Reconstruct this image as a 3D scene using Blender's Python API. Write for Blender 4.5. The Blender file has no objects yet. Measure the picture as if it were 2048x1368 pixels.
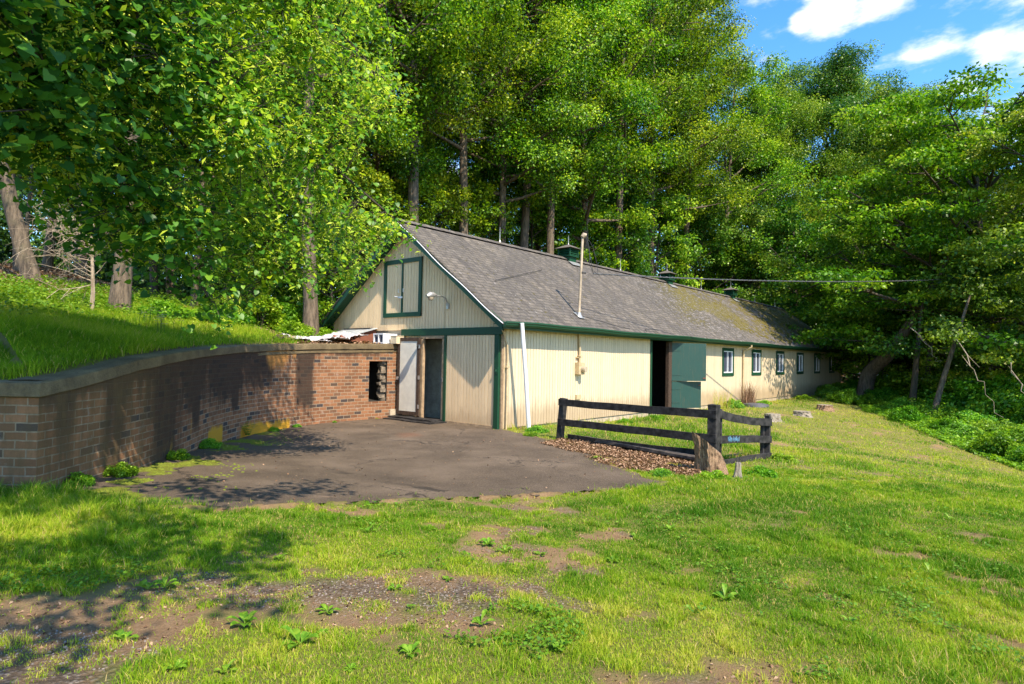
import bpy, math, random
import numpy as np
from mathutils import Vector, Matrix
R = math.radians
rng = np.random.default_rng(7); random.seed(7)
scn = bpy.context.scene
col = scn.collection

# ------------------------------------------------------------------ camera
CAM = np.array([-10.3575, -9.2277, 1.65]); YAW, PITCH, ROLL, FPX = 0.8579, 0.0262, 0.0183, 1209.92
def _basis(y, p, r):
    cy, sy, cp, sp, cr, sr = math.cos(y), math.sin(y), math.cos(p), math.sin(p), math.cos(r), math.sin(r)
    f = np.array([sy*cp, cy*cp, sp]); rt = np.array([cy, -sy, 0.]); up = np.cross(rt, f)
    return rt*cr + up*sr, up*cr - rt*sr, f
RT, UP, FW = _basis(YAW, PITCH, ROLL)
cd = bpy.data.cameras.new('camera'); cam = bpy.data.objects.new('camera', cd); col.objects.link(cam)
cam.matrix_world = Matrix(((RT[0], UP[0], -FW[0], CAM[0]), (RT[1], UP[1], -FW[1], CAM[1]), (RT[2], UP[2], -FW[2], CAM[2]), (0, 0, 0, 1)))
cd.sensor_width = 36; cd.lens = FPX/2048*36; cd.clip_start = .05; cd.clip_end = 2000
scn.camera = cam
def at(px, py, D): return CAM + (FW + RT*(px-1024)/FPX + UP*(684-py)/FPX)*D
def floor_at(px, D):
    a = FW[:2]/np.linalg.norm(FW[:2]); 
    p = CAM[:2] + (FW[:2] + RT[:2]*(px-1024)/FPX)*D
    return p

# ------------------------------------------------------------------ light
SD = np.array([.235, .78, -1.]); SD /= np.linalg.norm(SD)          # direction the sunlight travels
sl = bpy.data.lights.new('sun', 'SUN'); sun = bpy.data.objects.new('sun', sl); col.objects.link(sun)
sl.energy = 3.7; sl.angle = R(.5); sl.color = (1, .88, .70)
sun.rotation_euler = Vector(SD).to_track_quat('-Z', 'Y').to_euler()
sun_el = math.asin(-SD[2]); sun_az = math.atan2(-SD[0], -SD[1])
W = bpy.data.worlds.new('World'); scn.world = W; W.use_nodes = True
nt = W.node_tree; nt.nodes.clear()
def nn(t, typ, **kw):
    n = t.nodes.new(typ)
    for k, v in kw.items():
        if k.startswith('i_'):
            n.inputs[k[2:].replace('_', ' ')].default_value = v
        else: setattr(n, k, v)
    return n
sky = nn(nt, 'ShaderNodeTexSky', sky_type='NISHITA', sun_disc=False, sun_elevation=sun_el, sun_rotation=sun_az, air_density=1.0, dust_density=.4, ozone_density=2.5)
hs = nn(nt, 'ShaderNodeHueSaturation'); hs.inputs['Saturation'].default_value = 1.3; hs.inputs['Value'].default_value = 1.0
nt.links.new(sky.outputs[0], hs.inputs['Color'])
bg = nn(nt, 'ShaderNodeBackground'); bg.inputs[1].default_value = .15
out = nn(nt, 'ShaderNodeOutputWorld')
tc = nn(nt, 'ShaderNodeTexCoord')
mp = nn(nt, 'ShaderNodeMapping'); mp.inputs['Scale'].default_value = (1, 1, 2.6)
nt.links.new(tc.outputs['Generated'], mp.inputs['Vector'])
nz = nn(nt, 'ShaderNodeTexNoise'); nz.inputs['Scale'].default_value = 7.5; nz.inputs['Detail'].default_value = 9; nz.inputs['Roughness'].default_value = .58
nt.links.new(mp.outputs[0], nz.inputs['Vector'])
acc = None
def mth(t, op, a, b=None, c=None, clamp=False):
    n = t.nodes.new('ShaderNodeMath'); n.operation = op; n.use_clamp = clamp
    for i, v in enumerate((a, b, c)):
        if v is None: continue
        if isinstance(v, (int, float)): n.inputs[i].default_value = v
        else: t.links.new(v, n.inputs[i])
    return n.outputs[0]
for (cx, cy, rr) in ((1670, -14, .042), (1760, 0, .034), (1603, 42, .014), (1880, 85, .035), (1985, 115, .045), (1930, 165, .042), (2120, 120, .08), (1915, -10, .03), (2400, 60, .2), (1500, -330, .16), (900, -400, .2), (300, -200, .2), (880, 330, .05)):
    d = at(cx, cy, 1)-CAM; d = d/np.linalg.norm(d)
    vd = nn(nt, 'ShaderNodeVectorMath', operation='DISTANCE'); vd.inputs[1].default_value = tuple(d)
    nt.links.new(tc.outputs['Generated'], vd.inputs[0])
    m = mth(nt, 'MULTIPLY_ADD', vd.outputs['Value'], -1/rr, 1.0)
    m = mth(nt, 'MAXIMUM', m, -1.0)
    acc = m if acc is None else mth(nt, 'MAXIMUM', acc, m)
cl = mth(nt, 'ADD', mth(nt, 'MULTIPLY', acc, .42), mth(nt, 'MULTIPLY_ADD', nz.outputs['Fac'], 2.6, -1.25))
ramp = nn(nt, 'ShaderNodeMapRange', interpolation_type='SMOOTHSTEP'); ramp.inputs['From Min'].default_value = .06; ramp.inputs['From Max'].default_value = .62
nt.links.new(cl, ramp.inputs['Value'])
mixc = nn(nt, 'ShaderNodeMix', data_type='RGBA'); mixc.inputs[7].default_value = (3.6, 3.7, 3.9, 1)
nt.links.new(ramp.outputs[0], mixc.inputs[0]); nt.links.new(hs.outputs[0], mixc.inputs[6])
nt.links.new(mixc.outputs[2], bg.inputs[0]); nt.links.new(bg.outputs[0], out.inputs[0])
scn.view_settings.view_transform = 'Standard'; scn.view_settings.look = 'None'
scn.view_settings.exposure = 1.34; scn.view_settings.gamma = 1
scn.cycles.max_bounces = 6; scn.cycles.diffuse_bounces = 3; scn.cycles.glossy_bounces = 2; scn.cycles.transmission_bounces = 4
scn.cycles.transparent_max_bounces = 4; scn.cycles.use_denoising = True; scn.cycles.caustics_reflective = False; scn.cycles.caustics_refractive = False

# ------------------------------------------------------------------ helpers
def ss(a, b, x):
    t = np.clip((np.asarray(x, float)-a)/(b-a), 0, 1); return t*t*(3-2*t)
def _h(i, j, s):
    n = (i.astype(np.int64)*374761393 + j.astype(np.int64)*668265263 + s*982451653) & 0x7fffffff
    n = ((n ^ (n >> 13))*1274126177) & 0x7fffffff
    return ((n ^ (n >> 16)) & 0xffff)/65535.
def vn(x, y, s=0):
    x = np.asarray(x, float); y = np.asarray(y, float)
    i = np.floor(x); j = np.floor(y); u = x-i; v = y-j; u = u*u*(3-2*u); v = v*v*(3-2*v)
    return (_h(i, j, s)*(1-u)+_h(i+1, j, s)*u)*(1-v)+(_h(i, j+1, s)*(1-u)+_h(i+1, j+1, s)*u)*v
def fbm(x, y, s=0, o=4):
    a = 0; w = 0; k = 1.; f = 1.
    for q in range(o): a = a+k*vn(x*f+17*q, y*f-9*q, s+q); w += k; k *= .5; f *= 2.03
    return a/w

def tag(o, label=None, cat=None, group=None, kind=None):
    if label: o['label'] = label
    if cat: o['category'] = cat
    if group: o['group'] = group
    if kind: o['kind'] = kind
    return o
def empty(name, loc=(0, 0, 0), rz=0, label=None, cat=None, group=None):
    o = bpy.data.objects.new(name, None); col.objects.link(o); o.location = loc; o.rotation_euler = (0, 0, rz)
    o.empty_display_size = .2
    return tag(o, label, cat, group)
def link(name, me, mat=None, parent=None, loc=None):
    o = bpy.data.objects.new(name, me); col.objects.link(o)
    if mat is not None and not me.materials: me.materials.append(mat)
    if parent is not None: o.parent = parent
    if loc is not None: o.location = loc
    return o
def npmesh(name, V, loops, sizes, fattr=None, vattr=None, vcol=None, smooth=False, uv=None, mats=None):
    V = np.asarray(V, np.float32); loops = np.asarray(loops, np.int32).ravel(); sizes = np.asarray(sizes, np.int32)
    me = bpy.data.meshes.new(name)
    me.vertices.add(len(V)); me.vertices.foreach_set('co', V.ravel())
    me.loops.add(len(loops)); me.loops.foreach_set('vertex_index', loops)
    me.polygons.add(len(sizes)); st = np.zeros(len(sizes), np.int32); st[1:] = np.cumsum(sizes)[:-1]
    me.polygons.foreach_set('loop_start', st)
    if smooth: me.polygons.foreach_set('use_smooth', np.ones(len(sizes), bool))
    if mats is not None: me.polygons.foreach_set('material_index', np.asarray(mats, np.int32))
    if uv is not None:
        l = me.uv_layers.new(name='uv'); l.data.foreach_set('uv', np.asarray(uv, np.float32)[loops].ravel())
    for nm, a in (fattr or {}).items():
        at_ = me.attributes.new(nm, 'FLOAT', 'FACE'); at_.data.foreach_set('value', np.asarray(a, np.float32))
    for nm, a in (vattr or {}).items():
        at_ = me.attributes.new(nm, 'FLOAT', 'POINT'); at_.data.foreach_set('value', np.asarray(a, np.float32))
    for nm, a in (vcol or {}).items():
        at_ = me.attributes.new(nm, 'FLOAT_COLOR', 'POINT'); at_.data.foreach_set('color', np.asarray(a, np.float32).ravel())
    me.update(calc_edges=True)
    return me

class MB:
    def __init__(s): s.v = []; s.f = []; s.uv = []
    def add(s, vs, fs, uvs=None):
        b = len(s.v); s.v += [tuple(map(float, v)) for v in vs]; s.f += [tuple(b+i for i in f) for f in fs]
        s.uv += list(uvs) if uvs is not None else [(0, 0)]*len(vs)
    def quad(s, a, b, c, d, uvs=None): s.add([a, b, c, d], [(0, 1, 2, 3)], uvs)
    def box(s, x0, x1, y0, y1, z0, z1):
        v = [(x, y, z) for z in (z0, z1) for y in (y0, y1) for x in (x0, x1)]
        s.add(v, [(0, 2, 3, 1), (4, 5, 7, 6), (0, 1, 5, 4), (2, 6, 7, 3), (0, 4, 6, 2), (1, 3, 7, 5)])
    def beam(s, p, q, w, h, up=(0, 0, 1), jit=0, seg=1):
        p = np.array(p, float); q = np.array(q, float); d = q-p; d /= np.linalg.norm(d)
        a = np.cross(d, up); a /= np.linalg.norm(a); b = np.cross(a, d)
        vs = []; fs = []
        for k in range(seg+1):
            c = p+(q-p)*k/seg
            for sa, sb in ((-1, -1), (1, -1), (1, 1), (-1, 1)):
                vs.append(c+a*sa*w/2+b*sb*h/2+(np.random.RandomState(len(s.v)+len(vs)).uniform(-1, 1, 3)*jit if jit else 0))
        for k in range(seg):
            o = 4*k
            for i in range(4): j = (i+1) % 4; fs.append((o+i, o+j, o+4+j, o+4+i))
        fs.append((3, 2, 1, 0)); o = 4*seg; fs.append((o, o+1, o+2, o+3))
        s.add(vs, fs)
    def tube(s, pts, rad, n=8, cap=True):
        pts = [np.array(p, float) for p in pts]
        if isinstance(rad, (int, float)): rad = [rad]*len(pts)
        vs = []; fs = []; ref = None
        for i, p in enumerate(pts):
            d = pts[min(i+1, len(pts)-1)]-pts[max(i-1, 0)]; L = np.linalg.norm(d); d = d/L if L > 0 else np.array([0, 0, 1.])
            if ref is None: ref = np.array([1., 0, 0]) if abs(d[0]) < .8 else np.array([0, 1., 0])
            a = np.cross(d, ref); a /= np.linalg.norm(a); b = np.cross(d, a); ref = np.cross(a, d)
            ref = -b if False else ref
            for k in range(n):
                t = 2*math.pi*k/n; vs.append(p+rad[i]*(math.cos(t)*a+math.sin(t)*b))
        for i in range(len(pts)-1):
            for k in range(n): j = (k+1) % n; fs.append((i*n+k, i*n+j, (i+1)*n+j, (i+1)*n+k))
        if cap: fs.append(tuple(range(n-1, -1, -1))); fs.append(tuple(range((len(pts)-1)*n, len(pts)*n)))
        s.add(vs, fs)
    def cyl(s, c, r, h, n=16, r2=None): s.tube([c, (c[0], c[1], c[2]+h)], [r, r if r2 is None else r2], n)
    def build(s, name, mat, parent=None, smooth=False, bevel=0, loc=None):
        me = bpy.data.meshes.new(name); me.from_pydata(s.v, [], s.f)
        uvl = me.uv_layers.new(name='uv'); 
        uvs = np.array([s.uv[l.vertex_index] for l in me.loops], np.float32)
        uvl.data.foreach_set('uv', uvs.ravel())
        if smooth:
            me.polygons.foreach_set('use_smooth', np.ones(len(me.polygons), bool))
            try: me.set_sharp_from_angle(angle=R(40))
            except Exception: pass
        me.update()
        o = link(name, me, mat, parent, loc)
        if bevel:
            m = o.modifiers.new('bevel', 'BEVEL'); m.width = bevel; m.segments = 2; m.limit_method = 'ANGLE'
        return o

# ------------------------------------------------------------------ materials
def newmat(name):
    m = bpy.data.materials.new(name); m.use_nodes = True; t = m.node_tree
    b = t.nodes['Principled BSDF']; return m, t, b
def ramp_node(t, stops, fac, interp='LINEAR'):
    r = t.nodes.new('ShaderNodeValToRGB'); r.color_ramp.interpolation = interp
    e = r.color_ramp.elements
    while len(e) > 1: e.remove(e[-1])
    e[0].position = stops[0][0]; e[0].color = (*stops[0][1], 1)
    for p, c in stops[1:]: q = e.new(p); q.color = (*c, 1)
    t.links.new(fac, r.inputs[0]); return r.outputs[0]
def noise(t, scale, detail=5, rough=.6, vec=None, sc=None, coord='Object', out_='Fac'):
    if vec is None:
        c = t.nodes.new('ShaderNodeTexCoord'); vec = c.outputs[coord]
    if sc is not None:
        m = t.nodes.new('ShaderNodeMapping'); m.inputs['Scale'].default_value = sc; t.links.new(vec, m.inputs['Vector']); vec = m.outputs[0]
    n = t.nodes.new('ShaderNodeTexNoise'); n.inputs['Scale'].default_value = scale; n.inputs['Detail'].default_value = detail; n.inputs['Roughness'].default_value = rough
    t.links.new(vec, n.inputs['Vector']); return n.outputs[out_]
def mixrgb(t, fac, a, b, mode='MIX'):
    n = t.nodes.new('ShaderNodeMix'); n.data_type = 'RGBA'; n.blend_type = mode; n.clamp_factor = True
    for i, v in ((0, fac), (6, a), (7, b)):
        if isinstance(v, tuple): n.inputs[i].default_value = (*v, 1) if len(v) == 3 else v
        elif isinstance(v, (int, float)): n.inputs[i].default_value = v
        else: t.links.new(v, n.inputs[i])
    return n.outputs[2]
def mrange(t, v, a, b, c=0, d=1, smooth=True):
    n = t.nodes.new('ShaderNodeMapRange'); n.interpolation_type = 'SMOOTHSTEP' if smooth else 'LINEAR'
    n.inputs['From Min'].default_value = a; n.inputs['From Max'].default_value = b; n.inputs['To Min'].default_value = c; n.inputs['To Max'].default_value = d
    t.links.new(v, n.inputs['Value']); return n.outputs[0]
def attr(t, name, o='Fac'):
    n = t.nodes.new('ShaderNodeAttribute'); n.attribute_name = name; return n.outputs[o]
def bump(t, b, h, strength=.5, dist=.01):
    n = t.nodes.new('ShaderNodeBump'); n.inputs['Strength'].default_value = strength; n.inputs['Distance'].default_value = dist
    t.links.new(h, n.inputs['Height']); t.links.new(n.outputs[0], b.inputs['Normal'])
def sep(t, v):
    n = t.nodes.new('ShaderNodeSeparateXYZ'); t.links.new(v, n.inputs[0]); return n.outputs

def mat_paint(name, c, dirt=(.2, .13, .07), rough=.55, dirt_amt=.5, bottom=None, scale=3, chips=None, board=None):
    """weathered paint: tone drift, vertical streaks, chips, optional grime band near height `bottom`"""
    m, t, b = newmat(name)
    n1 = noise(t, scale, 6, .65); n2 = noise(t, 2.5, 6, .7, sc=(9, 9, .7))
    f = mrange(t, n1, .35, .8, 0, .35)
    c2 = tuple(x*.72 for x in c)
    k = mixrgb(t, f, c, c2)
    k = mixrgb(t, mth(t, 'MULTIPLY', mrange(t, n2, .5, .75), dirt_amt*.6), k, dirt)
    if board:
        g0 = nn(t, 'ShaderNodeNewGeometry'); ps_ = sep(t, g0.outputs['Position']); w_ = t.nodes.new('ShaderNodeTexWhiteNoise'); w_.noise_dimensions = '1D'
        t.links.new(mth(t, 'FLOOR', mth(t, 'DIVIDE', ps_[board[0]], board[1])), w_.inputs['W'])
        k = mixrgb(t, mth(t, 'MULTIPLY', w_.outputs['Value'], .35), k, tuple(x*.62 for x in c))
        k = mixrgb(t, mrange(t, noise(t, 7, 7, .8, sc=(1.6, 1.6, .5)), .60, .72, 0, .45), k, tuple(x*.6 for x in c))
    n3 = noise(t, 26, 6, .7)
    if chips is not None:
        k = mixrgb(t, mrange(t, mth(t, 'ADD', n3, mth(t, 'MULTIPLY', n1, .25)), .8, .84), k, chips)
    if bottom is not None:
        g = nn(t, 'ShaderNodeNewGeometry'); z = sep(t, g.outputs['Position'])[2]
        hh = mth(t, 'SUBTRACT', z, bottom); hh = mth(t, 'ADD', hh, mth(t, 'MULTIPLY', noise(t, 5, 6, .75, sc=(1, 1, .35)), -.9))
        k = mixrgb(t, mrange(t, hh, -.38, .08, dirt_amt, 0), k, dirt)
    t.links.new(k, b.inputs['Base Color']); b.inputs['Roughness'].default_value = rough
    b.inputs['Specular IOR Level'].default_value = .35
    bump(t, b, n3, .25, .004)
    return m
def mat_simple(name, c, rough=.6, metal=0, var=.25, scale=12, spec=.4):
    m, t, b = newmat(name)
    n = noise(t, scale, 5, .65)
    k = mixrgb(t, mrange(t, n, .3, .75, 0, 1), tuple(x*(1-var) for x in c), tuple(min(1, x*(1+var)) for x in c))
    t.links.new(k, b.inputs['Base Color']); b.inputs['Roughness'].default_value = rough; b.inputs['Metallic'].default_value = metal
    b.inputs['Specular IOR Level'].default_value = spec
    bump(t, b, n, .2, .004); return m
def mat_leaf(name, stops, trans=.35, rough=.45, hue=.04, val=.3, spec=.35):
    m, t, b = newmat(name)
    c = ramp_node(t, stops, attr(t, 'tint'))
    oi = t.nodes.new('ShaderNodeObjectInfo')
    h = t.nodes.new('ShaderNodeHueSaturation'); t.links.new(c, h.inputs['Color'])
    t.links.new(mrange(t, oi.outputs['Random'], 0, 1, .5-hue/2, .5+hue/2, False), h.inputs['Hue'])
    t.links.new(mth(t, 'FRACT', mth(t, 'MULTIPLY', oi.outputs['Random'], 7.3)), h.inputs['Value'])
    v = mrange(t, mth(t, 'FRACT', mth(t, 'MULTIPLY', oi.outputs['Random'], 7.3)), 0, 1, 1-val/2, 1+val/2, False)
    t.links.new(v, h.inputs['Value'])
    t.links.new(h.outputs[0], b.inputs['Base Color']); b.inputs['Roughness'].default_value = rough; b.inputs['Specular IOR Level'].default_value = spec
    tr = t.nodes.new('ShaderNodeBsdfTranslucent')
    tc_ = mixrgb(t, 1.0, h.outputs[0], (1.25, 1.3, .55), 'MULTIPLY'); t.links.new(tc_, tr.inputs['Color'])
    mx = t.nodes.new('ShaderNodeMixShader'); mx.inputs[0].default_value = trans
    t.links.new(b.outputs[0], mx.inputs[1]); t.links.new(tr.outputs[0], mx.inputs[2])
    t.links.new(mx.outputs[0], t.nodes['Material Output'].inputs[0]); return m

CREAM = (.62, .50, .32)
M = {}
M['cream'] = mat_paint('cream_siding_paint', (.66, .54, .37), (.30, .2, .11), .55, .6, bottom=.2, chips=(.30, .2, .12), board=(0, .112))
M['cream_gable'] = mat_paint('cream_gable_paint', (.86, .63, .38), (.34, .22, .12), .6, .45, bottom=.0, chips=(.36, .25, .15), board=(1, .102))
M['groove'] = mat_simple('groove_shadow_paint', (.34, .26, .16), .8)
M['green'] = mat_paint('dark_green_trim_paint', (.010, .058, .028), (.03, .05, .03), .45, .3)
M['door_green'] = mat_paint('faded_blue_green_door_paint', (.016, .055, .045), (.12, .08, .04), .5, .7, scale=5, chips=(.13, .15, .11))
M['white'] = mat_simple('white_vinyl', (.78, .78, .8), .35, 0, .05)
M['black_fence'] = mat_simple('black_fence_stain', (.03, .027, .026), .7, 0, .75, 9, .25)
M['old_board'] = mat_simple('worn_black_board', (.075, .06, .05), .8, 0, .6, 10)
M['brown_wood'] = mat_simple('dark_brown_weathered_wood', (.06, .035, .022), .8, 0, .5, 20)
M['tan_frame'] = mat_simple('tan_door_frame_wood', (.36, .25, .15), .7, 0, .3, 9)
M['door_white'] = mat_simple('dirty_white_door_panel', (.62, .58, .5), .5, 0, .1, 4)
M['grey_plank'] = mat_simple('grey_painted_planks', (.34, .35, .31), .7, 0, .25, 6)
M['dark'] = mat_simple('interior_shade_dark', (.03, .026, .02), .9)  # darkness of the inside put into the colour; also lines the wall recess
M['concrete'] = mat_simple('foundation_block_paint', (.42, .34, .24), .85, 0, .3, 5)
M['metal'] = mat_simple('galvanised_metal', (.45, .44, .42), .4, .6, .2)
M['cream_pipe'] = mat_simple('cream_painted_pipe', (.50, .38, .22), .5, 0, .2, 6)
M['pole'] = mat_simple('weathered_mast_pipe', (.42, .33, .23), .55, 0, .3, 5)
M['rubber'] = mat_simple('black_rubber_cable', (.03, .03, .032), .5)
M['cable'] = mat_simple('twisted_grey_cable', (.09, .09, .095), .45, .2)
M['glass'], t, b = newmat('window_glass'); b.inputs['Base Color'].default_value = (.06, .07, .10, 1); b.inputs['Roughness'].default_value = .12; b.inputs['Specular IOR Level'].default_value = .8
M['curtain'] = mat_simple('pale_curtain', (.16, .17, .20), .9, 0, .4, 9)
M['rust'] = mat_paint('rusty_metal', (.20, .075, .045), (.07, .03, .02), .8, .6, scale=6, chips=(.35, .25, .2))
M['tarp'] = mat_simple('torn_white_tarp', (.5, .47, .48), .5, 0, .2, 6)
M['tarp_grey'] = mat_simple('grey_sheet_lid', (.40, .43, .45), .35, 0, .25, 3)
M['dust_glass'] = mat_simple('meter_glass', (.4, .33, .24), .2, 0, .2, 10, .8)

# shingles
m, t, b = newmat('weathered_asphalt_shingles'); M['shingle'] = m
uvn = t.nodes.new('ShaderNodeUVMap'); uvn.uv_map = 'uv'
nw = noise(t, 2.5, 3, .5, vec=uvn.outputs[0], out_='Color')
wv = t.nodes.new('ShaderNodeVectorMath'); wv.operation = 'MULTIPLY_ADD'; t.links.new(nw, wv.inputs[0]); wv.inputs[1].default_value = (.03, .035, 0); t.links.new(uvn.outputs[0], wv.inputs[2])
br = t.nodes.new('ShaderNodeTexBrick'); t.links.new(wv.outputs[0], br.inputs['Vector'])
br.inputs['Scale'].default_value = 1; br.inputs['Brick Width'].default_value = .3; br.inputs['Row Height'].default_value = .14; br.inputs['Mortar Size'].default_value = .011; br.inputs['Mortar Smooth'].default_value = .3; br.inputs['Bias'].default_value = 0
br.inputs['Color1'].default_value = (.128, .11, .09, 1); br.inputs['Color2'].default_value = (.07, .06, .049, 1); br.inputs['Mortar'].default_value = (.028, .024, .023, 1)
n1 = noise(t, .7, 6, .6, vec=uvn.outputs[0]); n2 = noise(t, 9, 7, .75, vec=uvn.outputs[0]); n3 = noise(t, 1.6, 5, .6, vec=uvn.outputs[0], sc=(2.5, .35, 1)); n4 = noise(t, 30, 5, .8, vec=uvn.outputs[0])
k = mixrgb(t, mrange(t, n1, .35, .7), br.outputs['Color'], mixrgb(t, 1., br.outputs['Color'], (1.4, 1.35, 1.25), 'MULTIPLY'))
k = mixrgb(t, mrange(t, n3, .40, .66, 0, .8), k, (.042, .036, .032))
k = mixrgb(t, mrange(t, n4, .3, .75, 0, .35), k, (.15, .13, .12))
sp = attr(t, 'paint', 'Color'); spx = sep(t, sp)
# white lichen
n2c = mth(t, 'MULTIPLY_ADD', mth(t, 'ADD', mth(t, 'MULTIPLY', n2, .7), mth(t, 'MULTIPLY', noise(t, 3.2, 6, .7, vec=uvn.outputs[0], sc=(1.6, .8, 1)), .3)), 5.5, -2.25)
li = mrange(t, mth(t, 'ADD', mth(t, 'SUBTRACT', 1.0, n2c), mth(t, 'MULTIPLY', spx[1], .38)), 1.0, 1.3)
k = mixrgb(t, mth(t, 'MULTIPLY', li, .7), k, (.30, .28, .265))
# moss
mo = mrange(t, mth(t, 'ADD', n2c, mth(t, 'MULTIPLY', spx[0], .60)), .86, 1.05)
k = mixrgb(t, mo, k, mixrgb(t, n4, (.045, .038, .006), (.19, .15, .016)))
t.links.new(k, b.inputs['Base Color']); b.inputs['Roughness'].default_value = .85
hgt = mth(t, 'ADD', mth(t, 'MULTIPLY', br.outputs['Fac'], -1.0), mth(t, 'ADD', mth(t, 'MULTIPLY', n4, .5), mth(t, 'MULTIPLY', mo, 1.6)))
bump(t, b, hgt, .8, .02)

# brick
m, t, b = newmat('stained_old_brick'); M['brick'] = m
uvn = t.nodes.new('ShaderNodeUVMap'); uvn.uv_map = 'uv'; uv = uvn.outputs[0]
nwb = noise(t, 9, 3, .6, vec=uv, out_='Color')
wvb = t.nodes.new('ShaderNodeVectorMath'); wvb.operation = 'MULTIPLY_ADD'; t.links.new(nwb, wvb.inputs[0]); wvb.inputs[1].default_value = (.012, .012, 0); t.links.new(uv, wvb.inputs[2]); uvw = wvb.outputs[0]
br = t.nodes.new('ShaderNodeTexBrick'); t.links.new(uvw, br.inputs['Vector'])
br.inputs['Scale'].default_value = 1; br.inputs['Brick Width'].default_value = .21; br.inputs['Row Height'].default_value = .081; br.inputs['Mortar Size'].default_value = .0075; br.inputs['Mortar Smooth'].default_value = .25; br.inputs['Bias'].default_value = -.1
br.inputs['Color1'].default_value = (.24, .115, .065, 1); br.inputs['Color2'].default_value = (.15, .078, .052, 1); br.inputs['Mortar'].default_value = (.42, .34, .24, 1)
# per-brick random tone: white noise on brick cell
su = sep(t, uvw)
row = mth(t, 'FLOOR', mth(t, 'DIVIDE', su[1], .081))
offs = mth(t, 'MULTIPLY', mth(t, 'SUBTRACT', 1.0, mth(t, 'FLOORED_MODULO', row, 2.0)), .105)
colm = mth(t, 'FLOOR', mth(t, 'DIVIDE', mth(t, 'ADD', su[0], offs), .21))
cb = t.nodes.new('ShaderNodeCombineXYZ'); t.links.new(row, cb.inputs[0]); t.links.new(colm, cb.inputs[1])
wn = t.nodes.new('ShaderNodeTexWhiteNoise'); t.links.new(cb.outputs[0], wn.inputs['Vector'])
bc = ramp_node(t, [(0, (.18, .075, .036)), (.2, (.30, .13, .06)), (.45, (.21, .095, .046)), (.6, (.36, .165, .08)), (.78, (.24, .11, .055)), (.88, (.10, .06, .04)), (.955, (.055, .045, .045)), (1, (.05, .045, .05))], wn.outputs['Value'])
k = mixrgb(t, br.outputs['Fac'], bc, (.36, .27, .18))
n1 = noise(t, 1.1, 6, .65, vec=uv); n2 = noise(t, 3, 7, .7, vec=uv, sc=(2.2, .45, 1)); n3 = noise(t, 22, 6, .75, vec=uv); n5 = noise(t, 4.5, 5, .7, vec=uv)
pc = sep(t, attr(t, 'paint', 'Color')); pa = attr(t, 'paint', 'Alpha')
k = mixrgb(t, mrange(t, n3, .3, .8, 0, .35), k, (.07, .045, .03))
k = mixrgb(t, mrange(t, mth(t, 'ADD', n5, mth(t, 'MULTIPLY', n3, .2)), .66, .85, 0, .5), k, (.44, .37, .31))
n2c = mth(t, 'MULTIPLY_ADD', mth(t, 'ADD', mth(t, 'MULTIPLY', n2, .7), mth(t, 'MULTIPLY', n5, .3)), 2.6, -.8)
dk = mrange(t, mth(t, 'ADD', mth(t, 'MULTIPLY', n2c, .55), mth(t, 'MULTIPLY', pc[0], .85)), .45, 1.05, 0, .9)
k = mixrgb(t, dk, k, (.035, .024, .018))
ye = mrange(t, mth(t, 'ADD', mth(t, 'MULTIPLY', n2c, .6), mth(t, 'MULTIPLY', pc[1], .9)), .75, 1.15, 0, .95)
k = mixrgb(t, ye, k, mixrgb(t, n3, (.42, .20, .012), (.62, .34, .03)))
og = mrange(t, mth(t, 'ADD', mth(t, 'MULTIPLY', n2, .8), mth(t, 'MULTIPLY', pc[2], .8)), .6, .95, 0, .85)
k = mixrgb(t, og, k, (.42, .19, .05))
ol = mrange(t, mth(t, 'ADD', mth(t, 'MULTIPLY', n2c, .55), mth(t, 'MULTIPLY', pa, .5)), .4, 1.1, 0, .8)
k = mixrgb(t, mth(t, 'MULTIPLY', ol, .8), k, (.15, .095, .035))
t.links.new(k, b.inputs['Base Color']); b.inputs['Roughness'].default_value = .85; b.inputs['Specular IOR Level'].default_value = .25
bump(t, b, mth(t, 'ADD', mth(t, 'MULTIPLY', br.outputs['Fac'], -1.), mth(t, 'MULTIPLY', n3, .6)), .7, .012)

m, t, b = newmat('weathered_concrete_coping'); M['coping'] = m
n1 = noise(t, 1.4, 7, .7); n2 = noise(t, 35, 6, .75); n3 = noise(t, 5, 5, .7)
k = ramp_node(t, [(.25, (.045, .032, .015)), (.42, (.12, .085, .042)), (.58, (.22, .16, .08)), (.75, (.36, .27, .16))], mth(t, 'ADD', mth(t, 'MULTIPLY', n1, .7), mth(t, 'MULTIPLY', n3, .3)))
k = mixrgb(t, mrange(t, n2, .35, .75, 0, .5), k, (.05, .04, .025))
t.links.new(k, b.inputs['Base Color']); b.inputs['Roughness'].default_value = .9; bump(t, b, n2, .8, .02)

# asphalt
m, t, b = newmat('old_driveway_asphalt'); M['asphalt'] = m
g = nn(t, 'ShaderNodeNewGeometry'); P = g.outputs['Position']
n1 = noise(t, .9, 6, .6, vec=P); n2 = noise(t, 55, 6, .85, vec=P); n3 = noise(t, 4, 8, .75, vec=P); n4 = noise(t, 14, 6, .75, vec=P)
k = ramp_node(t, [(.3, (.05, .035, .023)), (.5, (.095, .068, .046)), (.7, (.15, .11, .078))], n1)
k = mixrgb(t, mrange(t, n2, .48, .7, 0, .8), k, (.24, .19, .14))
k = mixrgb(t, mrange(t, n2, .5, .2, 0, .6), k, (.02, .016, .013))
k = mixrgb(t, mrange(t, n4, .62, .75, 0, .4), k, (.3, .22, .14))
pc = sep(t, attr(t, 'paint', 'Color'))
vc_ = t.nodes.new('ShaderNodeTexVoronoi'); vc_.feature = 'DISTANCE_TO_EDGE'; vc_.inputs['Scale'].default_value = .55
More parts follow.
